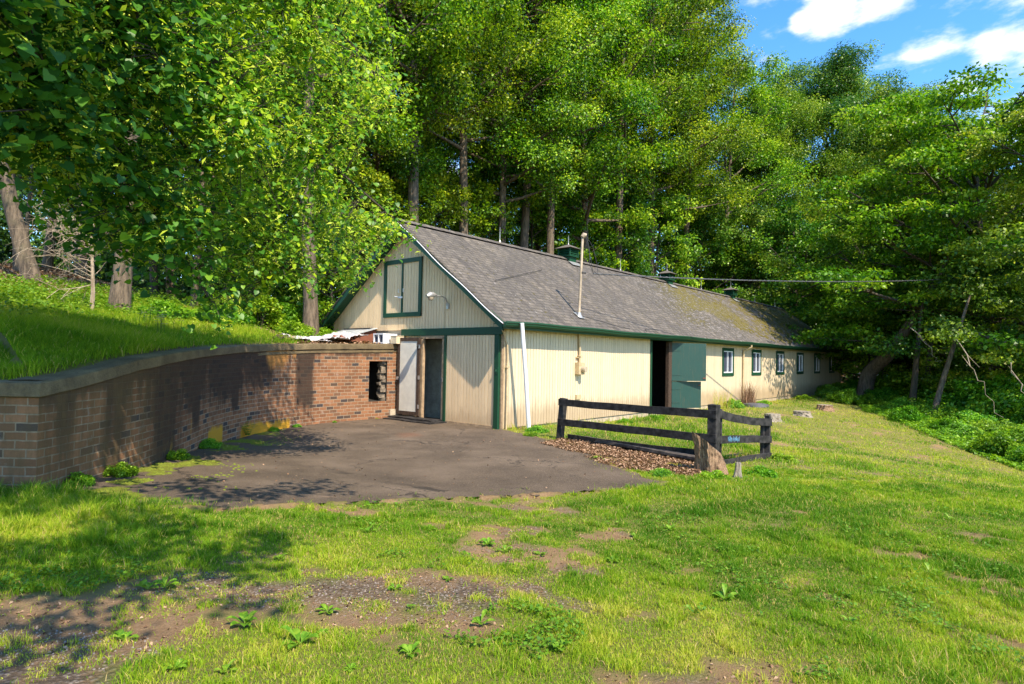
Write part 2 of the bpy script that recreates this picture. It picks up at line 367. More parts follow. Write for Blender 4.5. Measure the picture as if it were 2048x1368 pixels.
wp = t.nodes.new('ShaderNodeVectorMath'); wp.operation = 'MULTIPLY_ADD'; t.links.new(noise(t, 2.2, 5, .7, vec=P, out_='Color'), wp.inputs[0]); wp.inputs[1].default_value = (1.1, 1.1, 0); t.links.new(P, wp.inputs[2]); t.links.new(wp.outputs[0], vc_.inputs['Vector'])
k = mixrgb(t, mth(t, 'MULTIPLY', mrange(t, vc_.outputs['Distance'], .012, .003, 0, .75), mrange(t, n1, .42, .55)), k, (.012, .01, .008))
k = mixrgb(t, mrange(t, mth(t, 'ADD', mth(t, 'MULTIPLY', n4, .7), mth(t, 'MULTIPLY', pc[0], .6)), .68, .85, 0, .95), k, mixrgb(t, n2, (.07, .085, .008), (.20, .22, .012)))
k = mixrgb(t, mrange(t, mth(t, 'ADD', mth(t, 'MULTIPLY', n3, .8), mth(t, 'MULTIPLY', pc[1], .6)), .72, .92, 0, .7), k, (.27, .19, .13))
k = mixrgb(t, mrange(t, mth(t, 'ADD', mth(t, 'MULTIPLY', n3, .5), mth(t, 'MULTIPLY', pc[2], .6)), .6, .9, 0, .35), k, (.2, .07, .03))
t.links.new(k, b.inputs['Base Color']); b.inputs['Roughness'].default_value = .85; b.inputs['Specular IOR Level'].default_value = .3
bump(t, b, mth(t, 'ADD', n2, mth(t, 'MULTIPLY', n4, .6)), 1.0, .012)

# soil
def mat_soil(name):
    m, t, b = newmat(name)
    g = nn(t, 'ShaderNodeNewGeometry'); P = g.outputs['Position']
    n1 = noise(t, .8, 6, .65, vec=P); n2 = noise(t, 60, 6, .8, vec=P); n3 = noise(t, 9, 7, .75, vec=P); 
    vo = t.nodes.new('ShaderNodeTexVoronoi'); vo.inputs['Scale'].default_value = 42; t.links.new(P, vo.inputs['Vector'])
    pc = sep(t, attr(t, 'paint', 'Color'))
    soil = ramp_node(t, [(.25, (.16, .09, .042)), (.5, (.32, .20, .105)), (.75, (.46, .31, .175))], mth(t, 'ADD', mth(t, 'MULTIPLY', n1, .4), mth(t, 'MULTIPLY', n3, .6)))
    soil = mixrgb(t, mrange(t, n2, .3, .8, 0, .5), soil, (.17, .11, .06))
    gv = mixrgb(t, mrange(t, vo.outputs['Distance'], .1, .6), mixrgb(t, sep(t, vo.outputs['Color'])[0], (.17, .14, .115), (.36, .30, .25)), (.11, .08, .055))
    k = mixrgb(t, mth(t, 'MULTIPLY', pc[1], mrange(t, n3, .3, .55, .25, 1)), soil, gv)
    gr = mixrgb(t, n2, (.10, .13, .02), (.22, .23, .05))
    k = mixrgb(t, mth(t, 'MULTIPLY', pc[0], mrange(t, n3, .25, .6, .3, .9)), k, gr)
    lit = mixrgb(t, n2, (.07, .035, .018), (.22, .12, .06))
    k = mixrgb(t, pc[2], k, lit)
    t.links.new(k, b.inputs['Base Color']); b.inputs['Roughness'].default_value = .95; b.inputs['Specular IOR Level'].default_value = .15
    bump(t, b, mth(t, 'ADD', mth(t, 'ADD', n2, mth(t, 'MULTIPLY', n3, 1.)), mth(t, 'MULTIPLY', mth(t, 'MULTIPLY', vo.outputs['Distance'], pc[1]), -.9)), .9, .03)
    return m
M['soil'] = mat_soil('bare_soil_and_turf'); M['soil2'] = mat_soil('woodland_soil')

def mat_bark(name, a, c, sc=1.):
    m, t, b = newmat(name)
    n1 = noise(t, 6*sc, 7, .7, sc=(2.2, 2.2, .35)); n2 = noise(t, 2, 5, .6); n3 = noise(t, 40, 4, .7)
    k = mixrgb(t, mrange(t, n1, .3, .7), a, c)
    k = mixrgb(t, mrange(t, n2, .5, .75, 0, .4), k, (.07, .085, .03))
    k = mixrgb(t, mrange(t, n3, .5, .8, 0, .3), k, tuple(x*1.5 for x in c))
    t.links.new(k, b.inputs['Base Color']); b.inputs['Roughness'].default_value = .9; bump(t, b, n1, .9, .05); return m
M['bark'] = mat_bark('grey_brown_bark', (.03, .022, .015), (.19, .14, .095))
M['bark_dark'] = mat_bark('dark_bark', (.025, .02, .014), (.10, .078, .055))
M['bark_pale'] = mat_bark('pale_twig_bark', (.22, .16, .11), (.5, .40, .30))
M['cut_wood'] = mat_bark('split_rotten_wood', (.07, .035, .018), (.40, .25, .14), 2.6)
M['stump_top'] = mat_bark('grey_stump_wood', (.14, .11, .08), (.42, .36, .28), 2)

M['leaf_wood'] = mat_leaf('woodland_leaves', [(0, (.014, .05, .004)), (.35, (.075, .19, .008)), (.65, (.21, .38, .012)), (1, (.46, .56, .03))], .36)
M['leaf_dark'] = mat_leaf('dark_tree_leaves', [(0, (.018, .06, .008)), (.45, (.065, .165, .014)), (.8, (.17, .31, .02)), (1, (.36, .47, .07))], .33, .4)
M['leaf_near'] = mat_leaf('layered_tree_leaves', [(0, (.05, .13, .008)), (.5, (.17, .31, .012)), (.85, (.33, .47, .02)), (1, (.48, .54, .07))], .38, .4)
M['leaf_lin'] = mat_leaf('linden_leaves', [(0, (.03, .11, .022)), (.4, (.08, .23, .025)), (.75, (.20, .38, .02)), (1, (.42, .56, .02))], .48, .4, 0, 0, .3)
M['bract'] = mat_leaf('linden_bracts', [(0, (.30, .46, .03)), (.6, (.46, .6, .05)), (1, (.64, .70, .12))], .45, .5, 0, 0)
M['shrub'] = mat_leaf('undergrowth_leaves', [(0, (.04, .13, .008)), (.5, (.14, .33, .016)), (1, (.32, .52, .03))], .4)
M['thicket'] = mat_leaf('shade_dark_thicket_leaves', [(0, (.012, .035, .006)), (.6, (.04, .09, .01)), (1, (.10, .17, .02))], .25)  # shade of the left wood's interior put into these darker greens
M['grass'] = mat_leaf('lawn_grass_blades', [(0, (.07, .19, .008)), (.3, (.16, .30, .014)), (.6, (.31, .42, .02)), (.82, (.46, .49, .05)), (.93, (.60, .48, .14)), (1, (.60, .44, .22))], .45, .6, 0, 0, .15)
M['weed'] = mat_leaf('broad_weed_leaves', [(0, (.05, .15, .01)), (.5, (.11, .25, .014)), (1, (.24, .38, .03))], .35, .45, .02, .2)
M['dryleaf'] = mat_leaf('dry_fallen_leaves', [(0, (.10, .05, .025)), (.5, (.26, .145, .08)), (1, (.46, .31, .2))], .1, .7, 0, 0)
M['daisy'] = mat_simple('white_petals', (.8, .8, .78), .6, 0, .05)

# ------------------------------------------------------------------ terrain
def gh(x, y):
    x = np.asarray(x, float); y = np.asarray(y, float)
    z = .08*np.maximum(0, -x-5)*(1-.5*ss(-3, -8, y)); z = np.minimum(z, .8)
    d = .12*ss(-4, 10, x)*np.maximum(0, -y-2); z = z-3*np.tanh(d/3)
    z = z-.12*ss(1, 4, x)*ss(-8, -1, y)*(1-ss(2, 5, y))
    return z
ASPH = [(0.02, -.12), (-.16, -.75), (-.55, -1.7), (-.9, -2.5), (-1.45, -3.4), (-1.98, -3.95), (-2.35, -4.7), (-2.75, -5.5), (-3.3, -5.42), (-3.91, -5.14), (-4.99, -4.5), (-5.5, -4.28), (-5.88, -4.18), (-6.68, -3.95), (-7.22, -3.82), (-7.77, -3.76), (-8.35, -3.35), (-8.72, -2.8), (-9.0, -2.3)]
WALL = [(-8.97, -2.26), (-8.42, -1.72), (-7.72, -.98), (-6.82, .12), (-5.86, 1.38), (-4.92, 2.34), (-3.88, 3.06), (-2.7, 3.52), (-1.5, 3.68), (-.02, 3.66)]
WZ = [1.343, 1.43, 1.56, 1.66, 1.735, 1.79, 1.845, 1.895, 1.925, 1.967]
def catmull(P, n=8):
    P = np.array(P, float); Q = []
    E = np.vstack([2*P[0]-P[1], P, 2*P[-1]-P[-2]])
    for i in range(1, len(E)-2):
        for k in range(n):
            u = k/n; a, b_, c, d = E[i-1:i+3]
            Q.append(.5*((2*b_)+(-a+c)*u+(2*a-5*b_+4*c-d)*u*u+(-a+3*b_-3*c+d)*u**3))
    Q.append(P[-1]); return np.array(Q)
WC = catmull([(x, y, z) for (x, y), z in zip(WALL, WZ)], 10)
LEFTD = np.array([-.654, .7565])
RET = [np.array([-8.97, -2.26])+LEFTD*s for s in np.linspace(3.2, 0, 9)]      # the short return leg
LINE = np.vstack([[(p[0], p[1], 1.343) for p in RET[:-1]], WC])
LINE2 = np.vstack([[(-60, 55, 1.3), (-14, 4.2, 1.3)], LINE])
def pip(x, y, poly):
    x = np.asarray(x, float); y = np.asarray(y, float); ins = np.zeros(np.broadcast(x, y).shape, bool)
    n = len(poly); j = n-1
    for i in range(n):
        xi, yi = poly[i][:2]; xj, yj = poly[j][:2]
        if yi != yj:
            c = ((yi > y) != (yj > y)) & (x < (xj-xi)*(y-yi)/(yj-yi)+xi); ins ^= c
        j = i
    return ins
def segdist(x, y, L, closed=False):
    x = np.asarray(x, float); y = np.asarray(y, float); best = np.full(x.shape, 1e9); zz = np.zeros(x.shape)
    pts = list(range(len(L)-1))
    for i in pts:
        a = np.array(L[i][:2], float); b_ = np.array(L[i+1][:2], float); d = b_-a; q = max((d@d), 1e-9)
        u = np.clip(((x-a[0])*d[0]+(y-a[1])*d[1])/q, 0, 1)
        r = np.hypot(x-a[0]-u*d[0], y-a[1]-u*d[1]); m_ = r < best
        best = np.where(m_, r, best)
        if len(L[i]) > 2: zz = np.where(m_, L[i][2]+(L[i+1][2]-L[i][2])*u, zz)
    return best, zz
HILLPOLY = [(-60, 55)]+[(p[0], p[1]) for p in LINE2[1:]]+[(0, 3.7), (0, 6.95), (31.8, 6.95), (31.8, 2.5), (90, 2.5), (160, 2.5), (160, 160), (-60, 160)]
def hh(x, y):
    x = np.asarray(x, float); y = np.asarray(y, float)
    d, cz = segdist(x, y, LINE2)
    sl_ = .23-.15*ss(-4.5, -.5, x)
    z1 = cz-.06+7*(1-np.exp(-sl_*d/7))
    z2 = 2.22+4.5*(1-np.exp(-.10*np.maximum(0, y-6.95)/4.5))
    w = ss(-1., 3., x); z = z1*(1-w)+z2*w
    w2 = ss(29, 42, x)*(1-ss(6, 30, y)); z = z*(1-w2)+(gh(x, y)+.02)*w2
    z = np.where((x > 31.8) & (y < 9), np.minimum(z, gh(x, y)+.02+(y-2.5)*.42), z)
    return z+.06*(fbm(x*1.3, y*1.3, 5)-.5)*ss(0.3, 1.5, d)
def lines(a, b, fine, segs):
    r = []
    for (p, q, st) in segs: r.append(np.arange(p, q, st))
    r.append(np.array([segs[-1][1]])); return np.concatenate(r)
def gridmesh(name, xs, ys, zf, keep=None, paint=None):
    X, Y = np.meshgrid(xs, ys); nx, ny = len(xs), len(ys)
    Z = zf(X, Y); V = np.stack([X, Y, Z], -1).reshape(-1, 3)
    i = np.arange((nx-1)*(ny-1)); r, c = i//(nx-1), i % (nx-1); a = r*nx+c
    F = np.stack([a, a+1, a+1+nx, a+nx], 1)
    if keep is not None:
        cx = (X[:-1, :-1]+X[1:, 1:])/2; cy = (Y[:-1, :-1]+Y[1:, 1:])/2
        F = F[keep(cx, cy).ravel()]
    vc = None
    if paint is not None: vc = {'paint': paint(X.ravel(), Y.ravel())}
    return npmesh(name, V, F, np.full(len(F), 4), vcol=vc, smooth=True)

# dirt/grass masks in world coordinates ------------------------------------
def blob(x, y, cx, cy, rx, ry, ang=0):
    c, s = math.cos(ang), math.sin(ang); u = (x-cx)*c+(y-cy)*s; v = -(x-cx)*s+(y-cy)*c
    return np.exp(-((u/rx)**2+(v/ry)**2))
LITTER = [(-1.12, -2.0), (-.35, -1.95), (-.02, -3.0), (-.55, -4.9), (-1.0, -5.55), (-2.05, -5.5), (-2.3, -4.9), (-2.1, -4.0), (-1.5, -3.0)]
def bare(x, y):
    """0..1 how bare the front ground is"""
    n = fbm(x*1.1, y*1.1, 3, 5); n2 = fbm(x*3.2+3, y*3.2, 9, 4)
    a = np.zeros(np.shape(x))
    ax = math.atan2(-.7565, .654)          # along image right
    a = np.maximum(a, 1.0*blob(x, y, -9.6, -5.5, .75, .30, ax))
    a = np.maximum(a, .8*blob(x, y, -9.75, -6.1, .55, .25, ax))
    a = np.maximum(a, .8*blob(x, y, -5.2, -5.0, .8, .3, ax)); a = np.maximum(a, .75*blob(x, y, -5.6, -7.6, .8, .22, ax)); a = np.maximum(a, .7*blob(x, y, -7.6, -8.0, .5, .18, ax))
    a = np.maximum(a, .95*blob(x, y, -8.45, -5.75, .9, .28, ax))
    a = np.maximum(a, .95*blob(x, y, -7.7, -5.95, 1.0, .26, ax))
    a = np.maximum(a, .85*blob(x, y, -8.1, -6.6, .8, .2, ax))
    a = np.maximum(a, .85*blob(x, y, -6.6, -6.3, 1.0, .35, ax))
    a = np.maximum(a, .7*blob(x, y, -6.0, -5.7, .8, .3, ax))
    a = np.maximum(a, .8*blob(x, y, -7.0, -7.3, .7, .22, ax))
    a = np.maximum(a, .9*blob(x, y, -7.0, -4.15, .7, .22, ax))
    a = np.maximum(a, .6*blob(x, y, -4.2, -8.2, .8, .3, ax))
    a = np.maximum(a, .9*blob(x, y, 1.2, -5.2, 1.1, .5, ax))
    a = np.maximum(a, .7*blob(x, y, 4.5, -4.4, 2.2, .5, ax))
    dp, _ = segdist(x, y, ASPH)
    a = np.maximum(a, .55*np.exp(-(dp/.10)**2))
    a = a*.8+(n-.5)*1.5+(n2-.5)*1.3+.01
    r = ss(.20, .74, a)
    r = np.maximum(r, .93*pip(x, y, LITTER))
    return r
def mossd(x, y):
    dw, _ = segdist(x, y, WC)
    return ss(1.35, .1, dw)*ss(-3.2, -5.2, x)
def paint_ground(x, y):
    bz = bare(x, y); g_ = 1-bz
    gv = blob(x, y, -9.9, -6.2, 1.3, .6, -.86)+.9*blob(x, y, -8.2, -5.8, 1.6, .35, -.86)+.5*(fbm(x*1.7, y*1.7, 21) > .6)
    lt = np.maximum(1.*pip(x, y, LITTER)*.6, ss(20, 30, x)*0)
    return np.stack([g_, np.clip(gv, 0, 1), lt, np.ones(np.shape(x))], -1)
xs = lines(0, 0, 0, [(-160, -30, 10), (-30, -14, 1), (-14, 4, .06), (4, 34, .3), (34, 60, 1), (60, 300, 12)])
ys = lines(0, 0, 0, [(-160, -30, 10), (-30, -12, 1), (-12, 5, .06), (5, 12, .5), (12, 60, 3), (60, 300, 12)])
ASPOLY = ASPH+[(p[0], p[1]) for p in WC[1:]]+[(0.02, 3.7)]
def zg(X, Y):
    z = gh(X, Y)+.035*(fbm(X*2.2, Y*2.2, 11)-.5)*ss(0, .3, segdist(X, Y, ASPH)[0])
    ins = pip(X, Y, ASPOLY); da_ = segdist(X, Y, ASPH)[0]; lip = .02+.30*np.maximum(0, fbm(X*2.6, Y*2.6, 57, 4)-.36); z = np.where(ins, np.where(da_ < lip, z+.026, z-.022), z)
    wo = pip(X, Y, HILLPOLY); z = np.where(wo, z-.6, z)
    inb = (X > .1) & (X < 31.6) & (Y > .1) & (Y < 6.9)
    return np.where(inb, np.minimum(z, -.15), z)
tag(link('ground', gridmesh('ground', xs, ys, zg, None, paint_ground), M['soil']), kind='structure')
def zgs(x, y): return gh(x, y)+.035*(fbm(x*2.2, y*2.2, 11)-.5)*ss(0, .3, segdist(x, y, ASPH)[0])
# hillside
xs = lines(0, 0, 0, [(-60, -16, 2), (-16, 2, .12), (2, 34, .6), (34, 80, 2), (80, 160, 10)])
ys = lines(0, 0, 0, [(-4, 14, .12), (14, 40, 1), (40, 160, 8)])
HOFF = .16
def keep_h(x, y):
    return pip(x, y, HILLPOLY) & (segdist(x, y, LINE)[0] > HOFF)
def paint_hill(x, y):
    d, _ = segdist(x, y, LINE2); lt = ss(4.6, 7.0, d+2.0*(fbm(x*.8, y*.8, 8)-.5))
    near = np.exp(-((d-.3)/.25)**2)*(fbm(x*2, y*2, 31) > .5)
    lt = np.maximum(lt, .8*near); lt = np.maximum(lt, ss(-2.6, -.9, x)*(x < 40)*.9)
    return np.stack([1-lt, 0*x, lt, 1+0*x], -1)
tag(link('hillside', gridmesh('hillside', xs, ys, hh, keep_h, paint_hill), M['soil2']), kind='structure')
# driveway: a grid clipped by pulling outline points
xs = np.arange(-9.3, .15, .07); ys = np.arange(-5.8, 3.9, .07)
def keep_a(x, y):
    dd, _ = segdist(x, y, ASPH); w = (fbm(x*3, y*3, 77)-.5)*.22
    ins = pip(x, y, ASPOLY); return (ins & (dd > .02+np.maximum(0, w)*1.0)) | (~ins & (dd < np.maximum(0, w)*.6) & (x < -.1) & ~pip(x, y, HILLPOLY))
def paint_asph(x, y):
    mo = mossd(x, y)*(.4+1.1*fbm(x*1.4, y*1.4, 50)); du = .5*blob(x, y, -3.2, -2.9, 1.6, .5, -.6)+.5*blob(x, y, -1.8, -1.2, .8, .5, 0)+.6*blob(x, y, -6.9, -3.4, 1.3, .35, -.86)
    mo = mo*ss(.36, .62, fbm(x*2.6, y*2.6, 52, 5))*1.3+.5*blob(x, y, -8.2, -2.9, .6, .5, 0)
    rd = blob(x, y, -2.2, .6, .8, .5, .8)
    return np.stack([np.clip(mo, 0, 1), np.clip(du, 0, 1), rd, 1+0*x], -1)
ZA = lambda x, y: gh(x, y)+.014+.012*(fbm(x*1.1, y*1.1, 4)-.5)
tag(link('driveway', gridmesh('driveway', xs, ys, ZA, keep_a, paint_asph), M['asphalt']), kind='structure')

# ------------------------------------------------------------------ barn
L, WD, EZ, RZ, SL = 31.72, 6.93, 2.49, 5.24, (5.24-2.49)/3.765
barn = empty('barn', (0, 0, 0), label='long low cream barn with mossy grey shingle roof and dark green trim', cat='barn')
def roofz(y): return RZ-SL*abs(y-3.465)
def siding(cols, back, axis, mb, mg, pitch, off):
    """cols: list of (u0,u1,[(z0,z1)...]); axis 'x' = side wall facing -y, 'y' = gable facing -x"""
    for (u0, u1, zs) in cols:
        for (z0, z1) in zs:
            z1a, z1b = (z1 if not callable(z1) else z1(u0)), (z1 if not callable(z1) else z1(u1))
            a, b_ = u0+.006, u1-.006
            if axis == 'x':
                mb.quad((a, -off, z0), (b_, -off, z0), (b_, -off, z1b), (a, -off, z1a))
                mb.quad((a, -off, z0), (a, -off, z1a), (a, -off+.012, z1a), (a, -off+.012, z0)); mb.quad((b_, -off+.012, z0), (b_, -off+.012, z1b), (b_, -off, z1b), (b_, -off, z0))
                mg.quad((b_, -off+.012, z0), (u1+.006, -off+.012, z0), (u1+.006, -off+.012, z1b), (b_, -off+.012, z1b))
            else:
                mb.quad((-off, b_, z0), (-off, a, z0), (-off, a, z1a), (-off, b_, z1b))
                mb.quad((-off+.012, a, z0), (-off+.012, a, z1a), (-off, a, z1a), (-off, a, z0)); mb.quad((-off, b_, z0), (-off, b_, z1b), (-off+.012, b_, z1b), (-off+.012, b_, z0))
                mg.quad((-off+.012, u1+.006, z0), (-off+.012, b_, z0), (-off+.012, b_, z1b), (-off+.012, u1+.006, z1b))
WIN = [(12.853+3.246*i, 12.853+3.246*i+1.18) for i in range(6)]
# side wall
mb = MB(); mg = MB(); p = .112; cols = []; u = 0.; cuts = sorted([7.1, 8.45]+[v for w in WIN for v in (w[0]+.08, w[1]-.08)]+[L])
edges = [0.]
while edges[-1] < L-.01:
    nx = edges[-1]+p; c = [q for q in cuts if edges[-1] < q-.02 < nx]
    edges.append(min(c) if c else min(nx, L))
for a, c in zip(edges[:-1], edges[1:]):
    mid = (a+c)/2; zs = [(.03, 2.44)]
    if 7.1 < mid < 8.45: zs = [(2.3, 2.44)]
    for w in WIN:
        if w[0]+.08 < mid < w[1]-.08: zs = [(.03, 1.17), (2.12, 2.44)]
    cols.append((a, c, zs))
siding(cols, 0, 'x', mb, mg, p, .0)
mb.quad((0, .012, .03), (L, .012, .03), (L, -.0, .03), (0, -.0, .03))
sw = mb.build('side_wall', M['cream'], barn); mg.build('grooves', M['groove'], sw)
# gable wall (front)
def top(y): return roofz(y)-.08
mb = MB(); mg = MB(); p = .102; edges = [0.]; cuts = sorted([1.98, 2.72, 3.60, 3.465, WD])
while edges[-1] < WD-.01:
    nx = edges[-1]+p; c = [q for q in cuts if edges[-1] < q-.02 < nx]; edges.append(min(c) if c else min(nx, WD))
cols = []
for a, c in zip(edges[:-1], edges[1:]):
    mid = (a+c)/2
    z0 = 0.0 if mid < 1.98 or 2.72 < mid < 3.6 else (2.18 if mid < 2.72 else 2.34)
    cols.append((a, c, [(z0, top)]))
siding(cols, 0, 'y', mb, mg, p, .0)
gw = mb.build('gable_wall', M['cream_gable'], barn); mg.build('grooves', M['groove'], gw)
# hidden shells: far gable, rear wall, foundation, floor
mb = MB()
mb.add([(L, 0, -.6), (L, WD, -.6), (L, WD, 2.44), (L, 3.465, 5.1), (L, 0, 2.44)], [(0, 1, 2, 3, 4)])
mb.quad((L, WD, -.6), (0, WD, -.6), (0, WD, 2.44), (L, WD, 2.44))
mb.build('rear_wall', M['cream_gable'], barn)
mb = MB(); mb.box(.03, L-.02, .03, .2, -.7, .045); mb.box(.04, .2, 3.6, WD, -.3, 2.345); mb.box(.03, .2, .2, 1.98, -.7, .02)
mb.build('foundation', M['concrete'], barn)
mb = MB(); mb.box(.05, L-.05, .2, WD-.05, -.12, -.02); mb.box(.06, L-.05, .2, WD-.05, 2.40, 2.44); mb.build('floor', M['dark'], barn)
# interior partitions
mb = MB()
for k in range(11):
    z = .0+k*.21; mb.box(.62, .65, 1.2, 3.55, z, z+.2)
mb.box(.655, .67, 1.2, 3.55, 0, 2.35)
mb.build('inner_partition', M['grey_plank'], barn)
mb = MB(); mb.box(6.6, 6.64, .25, 6.8, 0, 2.38); mb.box(6.7, 10.4, 2.6, 2.64, 0, 2.38); mb.box(10.2, 10.24, .25, 2.6, 0, 2.38)
mb.build('stall_partition', M['dark'], barn)
mb = MB(); mb.box(6.95, 8.9, 1.55, 1.6, .0, 1.05)
for k in range(4): mb.box(6.95, 8.9, 1.54, 1.55, .02+k*.26, .26+k*.26)
mb.build('stall_board', M['grey_plank'], barn)
# corner rough boards near the front corner
mb = MB(); mb.box(-.018, 0.0, .0, .045, 0.0, 2.4); mb.box(-.0, .06, -.02, -.0, .03, 2.4); mb.build('corner_board', M['tan_frame'], barn)

# roof
def roof_mesh():
    x0, x1 = -.38, L+.3; nx = 220; xs_ = np.linspace(x0, x1, nx); V = []; UVs = []; F = []; C = []
    ns = 26
    def sag(x, s): return .018*math.sin(x*.45)*math.sin(math.pi*s)+.012*math.sin(x*1.3+1)*s*(1-s)*3
    for side in (0, 1):
        base = len(V); Ls = math.hypot(3.765+.08, 2.75)
        for j in range(ns+1):
            s = j/ns
            for x in xs_:
                y = -.36+s*(3.825); z = 2.475+SL*(y+.3)+sag(x, s)-.03*(1-s)**3
                yy = y if side == 0 else 2*3.465-y
                V.append((x, yy, z)); UVs.append((x+side*50, s*Ls))
        for j in range(ns):
            for i in range(nx-1):
                a = base+j*nx+i
                F.append((a, a+1, a+1+nx, a+nx) if side == 0 else (a, a+nx, a+nx+1, a+1))
    V = np.array(V); x = V[:, 0]; y = V[:, 1]; s = 1-np.abs(y-3.465)/3.8
    n = fbm(x*.35, y*.9, 13, 4)
    moss = ss(9, 17, x+3.2*(s-.5)*-1)*ss(.0, .25, s)*1.0
    moss = moss*(.1+1.5*ss(.38, .62, n))*(1-.65*ss(.22, .0, s))+ss(25.5, 28, x+1.5*s)*.4
    moss = np.maximum(moss, .5*blob(x, s*4, 16.5, 3.5, 1.6, 1.1)+.35*blob(x, s*4, 13, 1.6, 1.5, .7))
    lich = ss(7, 13, x)*.9+.5*blob(x, s*4, 1.2, .8, 1.2, .5)+.45*blob(x, s*4, .6, 1.6, .7, .35)+.35*blob(x, s*4, 5, .6, 2, .4)
    C = np.stack([np.clip(moss, 0, 1), np.clip(lich, 0, 1), 0*x, 1+0*x], -1)
    return npmesh('roof', V, np.array(F), np.full(len(F), 4), vcol={'paint': C}, uv=UVs, smooth=True)
roof = link('roof', roof_mesh(), M['shingle'], barn)
so = roof.modifiers.new('thick', 'SOLIDIFY'); so.thickness = .035; so.offset = -1
# ridge cap
mb = MB()
for k in range(106):
    x = -.39+k*.304; z = RZ+.04+.012*math.sin(x*.45)*0+.004*(k % 2)
    for sd in (1, -1):
        mb.add([(x, 3.465, z), (x+.31, 3.465, z-.004), (x+.31, 3.465+sd*.15, z-.11), (x, 3.465+sd*.15, z-.106)], [(0, 1, 2, 3) if sd < 0 else (3, 2, 1, 0)], [(x, 0), (x+.3, 0), (x+.3, .13), (x, .13)])
mb.build('ridge_cap', M['shingle'], roof)
# moss cushions
nb = 2600; px_ = rng.uniform(11, 31.4, nb); ps = rng.uniform(.05, 1, nb)
dens = ss(13, 20, px_)*(.35+1.2*fbm(px_*.6, ps*4*.9, 13, 4))*(1-.6*ss(.25, .0, ps)); ok = rng.uniform(0, 1, nb) < dens-.25
px_, ps = px_[ok], ps[ok]
def domes(P, r, h, seed=0, n=6, nrm=None):
    """low cushions: ring + raised middle ring + top"""
    k = len(P); rg = np.random.default_rng(seed); ang = np.linspace(0, 2*np.pi, n, endpoint=False)
    V = np.zeros((k, 2*n+1, 3)); r = np.broadcast_to(r, k); h = np.broadcast_to(h, k)
    for i, a in enumerate(ang):
        w = rg.uniform(.7, 1.25, k)
        V[:, i, 0] = np.cos(a)*r*w; V[:, i, 1] = np.sin(a)*r*w; V[:, i, 2] = -h*.3
        V[:, n+i, 0] = np.cos(a)*r*w*.6; V[:, n+i, 1] = np.sin(a)*r*w*.6; V[:, n+i, 2] = h*.75
    V[:, 2*n, 2] = h
    if nrm is not None:       # slope dz/dy
        V[:, :, 2] += V[:, :, 1]*nrm
    V += P[:, None, :]
    b0 = (np.arange(k)*(2*n+1))[:, None]
    q = np.concatenate([b0+np.array([[i, (i+1) % n, n+(i+1) % n, n+i]]) for i in range(n)], 1).reshape(-1)
    tr = np.concatenate([b0+np.array([[n+i, n+(i+1) % n, 2*n]]) for i in range(n)], 1).reshape(-1)
    return V.reshape(-1, 3), np.concatenate([q, tr]), np.concatenate([np.full(k*n, 4), np.full(k*n, 3)])
yy = -.33+ps*3.75; P_ = np.stack([px_, yy, 2.475+SL*(yy+.3)+.002], 1)
V, lo, sz = domes(P_, rng.uniform(.03, .11, len(P_)), rng.uniform(.015, .035, len(P_)), 1, nrm=SL)
m, t, b = newmat('roof_moss'); n = noise(t, 40, 5, .8); k = ramp_node(t, [(.3, (.04, .035, .008)), (.55, (.12, .095, .014)), (.75, (.22, .18, .03))], n); t.links.new(k, b.inputs['Base Color']); b.inputs['Roughness'].default_value = 1; bump(t, b, n, 1, .03); M['moss'] = m
mo = link('moss', npmesh('moss', V, lo, sz, smooth=True), m, roof)

# trim, gutter, fascia
for sd, XX in ((0, (-.36,)), (0, (L+.27,)), (1, (-.36,)), (1, (L+.27,))):
    mb = MB()
    ya, yb = (-.31, 3.465) if sd == 0 else (2*3.465+.31, 3.465)
    for k in range(12):
        y0 = ya+(yb-ya)*k/12; y1 = ya+(yb-ya)*(k+1)/12
        z0, z1 = roofz(y0)-.035, roofz(y1)-.035
        for X in XX:
            vs = [(X, y0, z0-.2), (X, y1, z1-.2), (X, y1, z1), (X, y0, z0), (X+.03, y0, z0-.2), (X+.03, y1, z1-.2), (X+.03, y1, z1), (X+.03, y0, z0)]
            mb.add(vs, [(0, 1, 2, 3), (7, 6, 5, 4), (0, 4, 5, 1), (3, 2, 6, 7)] if sd == 1 else [(3, 2, 1, 0), (4, 5, 6, 7), (1, 5, 4, 0), (7, 6, 2, 3)])
        # soffit
        if XX[0] < 0: mb.quad((-.33, y0, z0-.09), (0, y0, z0-.09), (0, y1, z1-.09), (-.33, y1, z1-.09))
    mb.build('rake_board', M['green'], barn)
mb = MB(); mb.box(-.36, L+.3, -.31, -.285, 2.30, 2.455); mb.box(-.33, L, -.285, 0.0, 2.405, 2.425)
mb.box(-.3, L+.3, WD+.285, WD+.31, 2.30, 2.455)
mb.build('fascia', M['green'], barn)
mb = MB()
prof = [(-.312, 2.45), (-.312, 2.35), (-.375, 2.345), (-.405, 2.385), (-.412, 2.42), (-.43, 2.435), (-.43, 2.465), (-.415, 2.465), (-.415, 2.44)]
nseg = 60; xs_ = np.linspace(-.375, L+.32, nseg); vs = []; fs = []
for i, x in enumerate(xs_):
    w = .010*math.sin(x*.9)+.008*math.sin(x*2.3)
    for (y, z) in prof: vs.append((x, y, z+w))
n = len(prof)
for i in range(nseg-1):
    for k in range(n-1): fs.append((i*n+k, i*n+k+1, (i+1)*n+k+1, (i+1)*n+k))
fs.append(tuple(range(n)))
mb.add(vs, fs); gut = mb.build('gutter', M['green'], barn)
gm = gut.modifiers.new('s', 'SOLIDIFY'); gm.thickness = .004
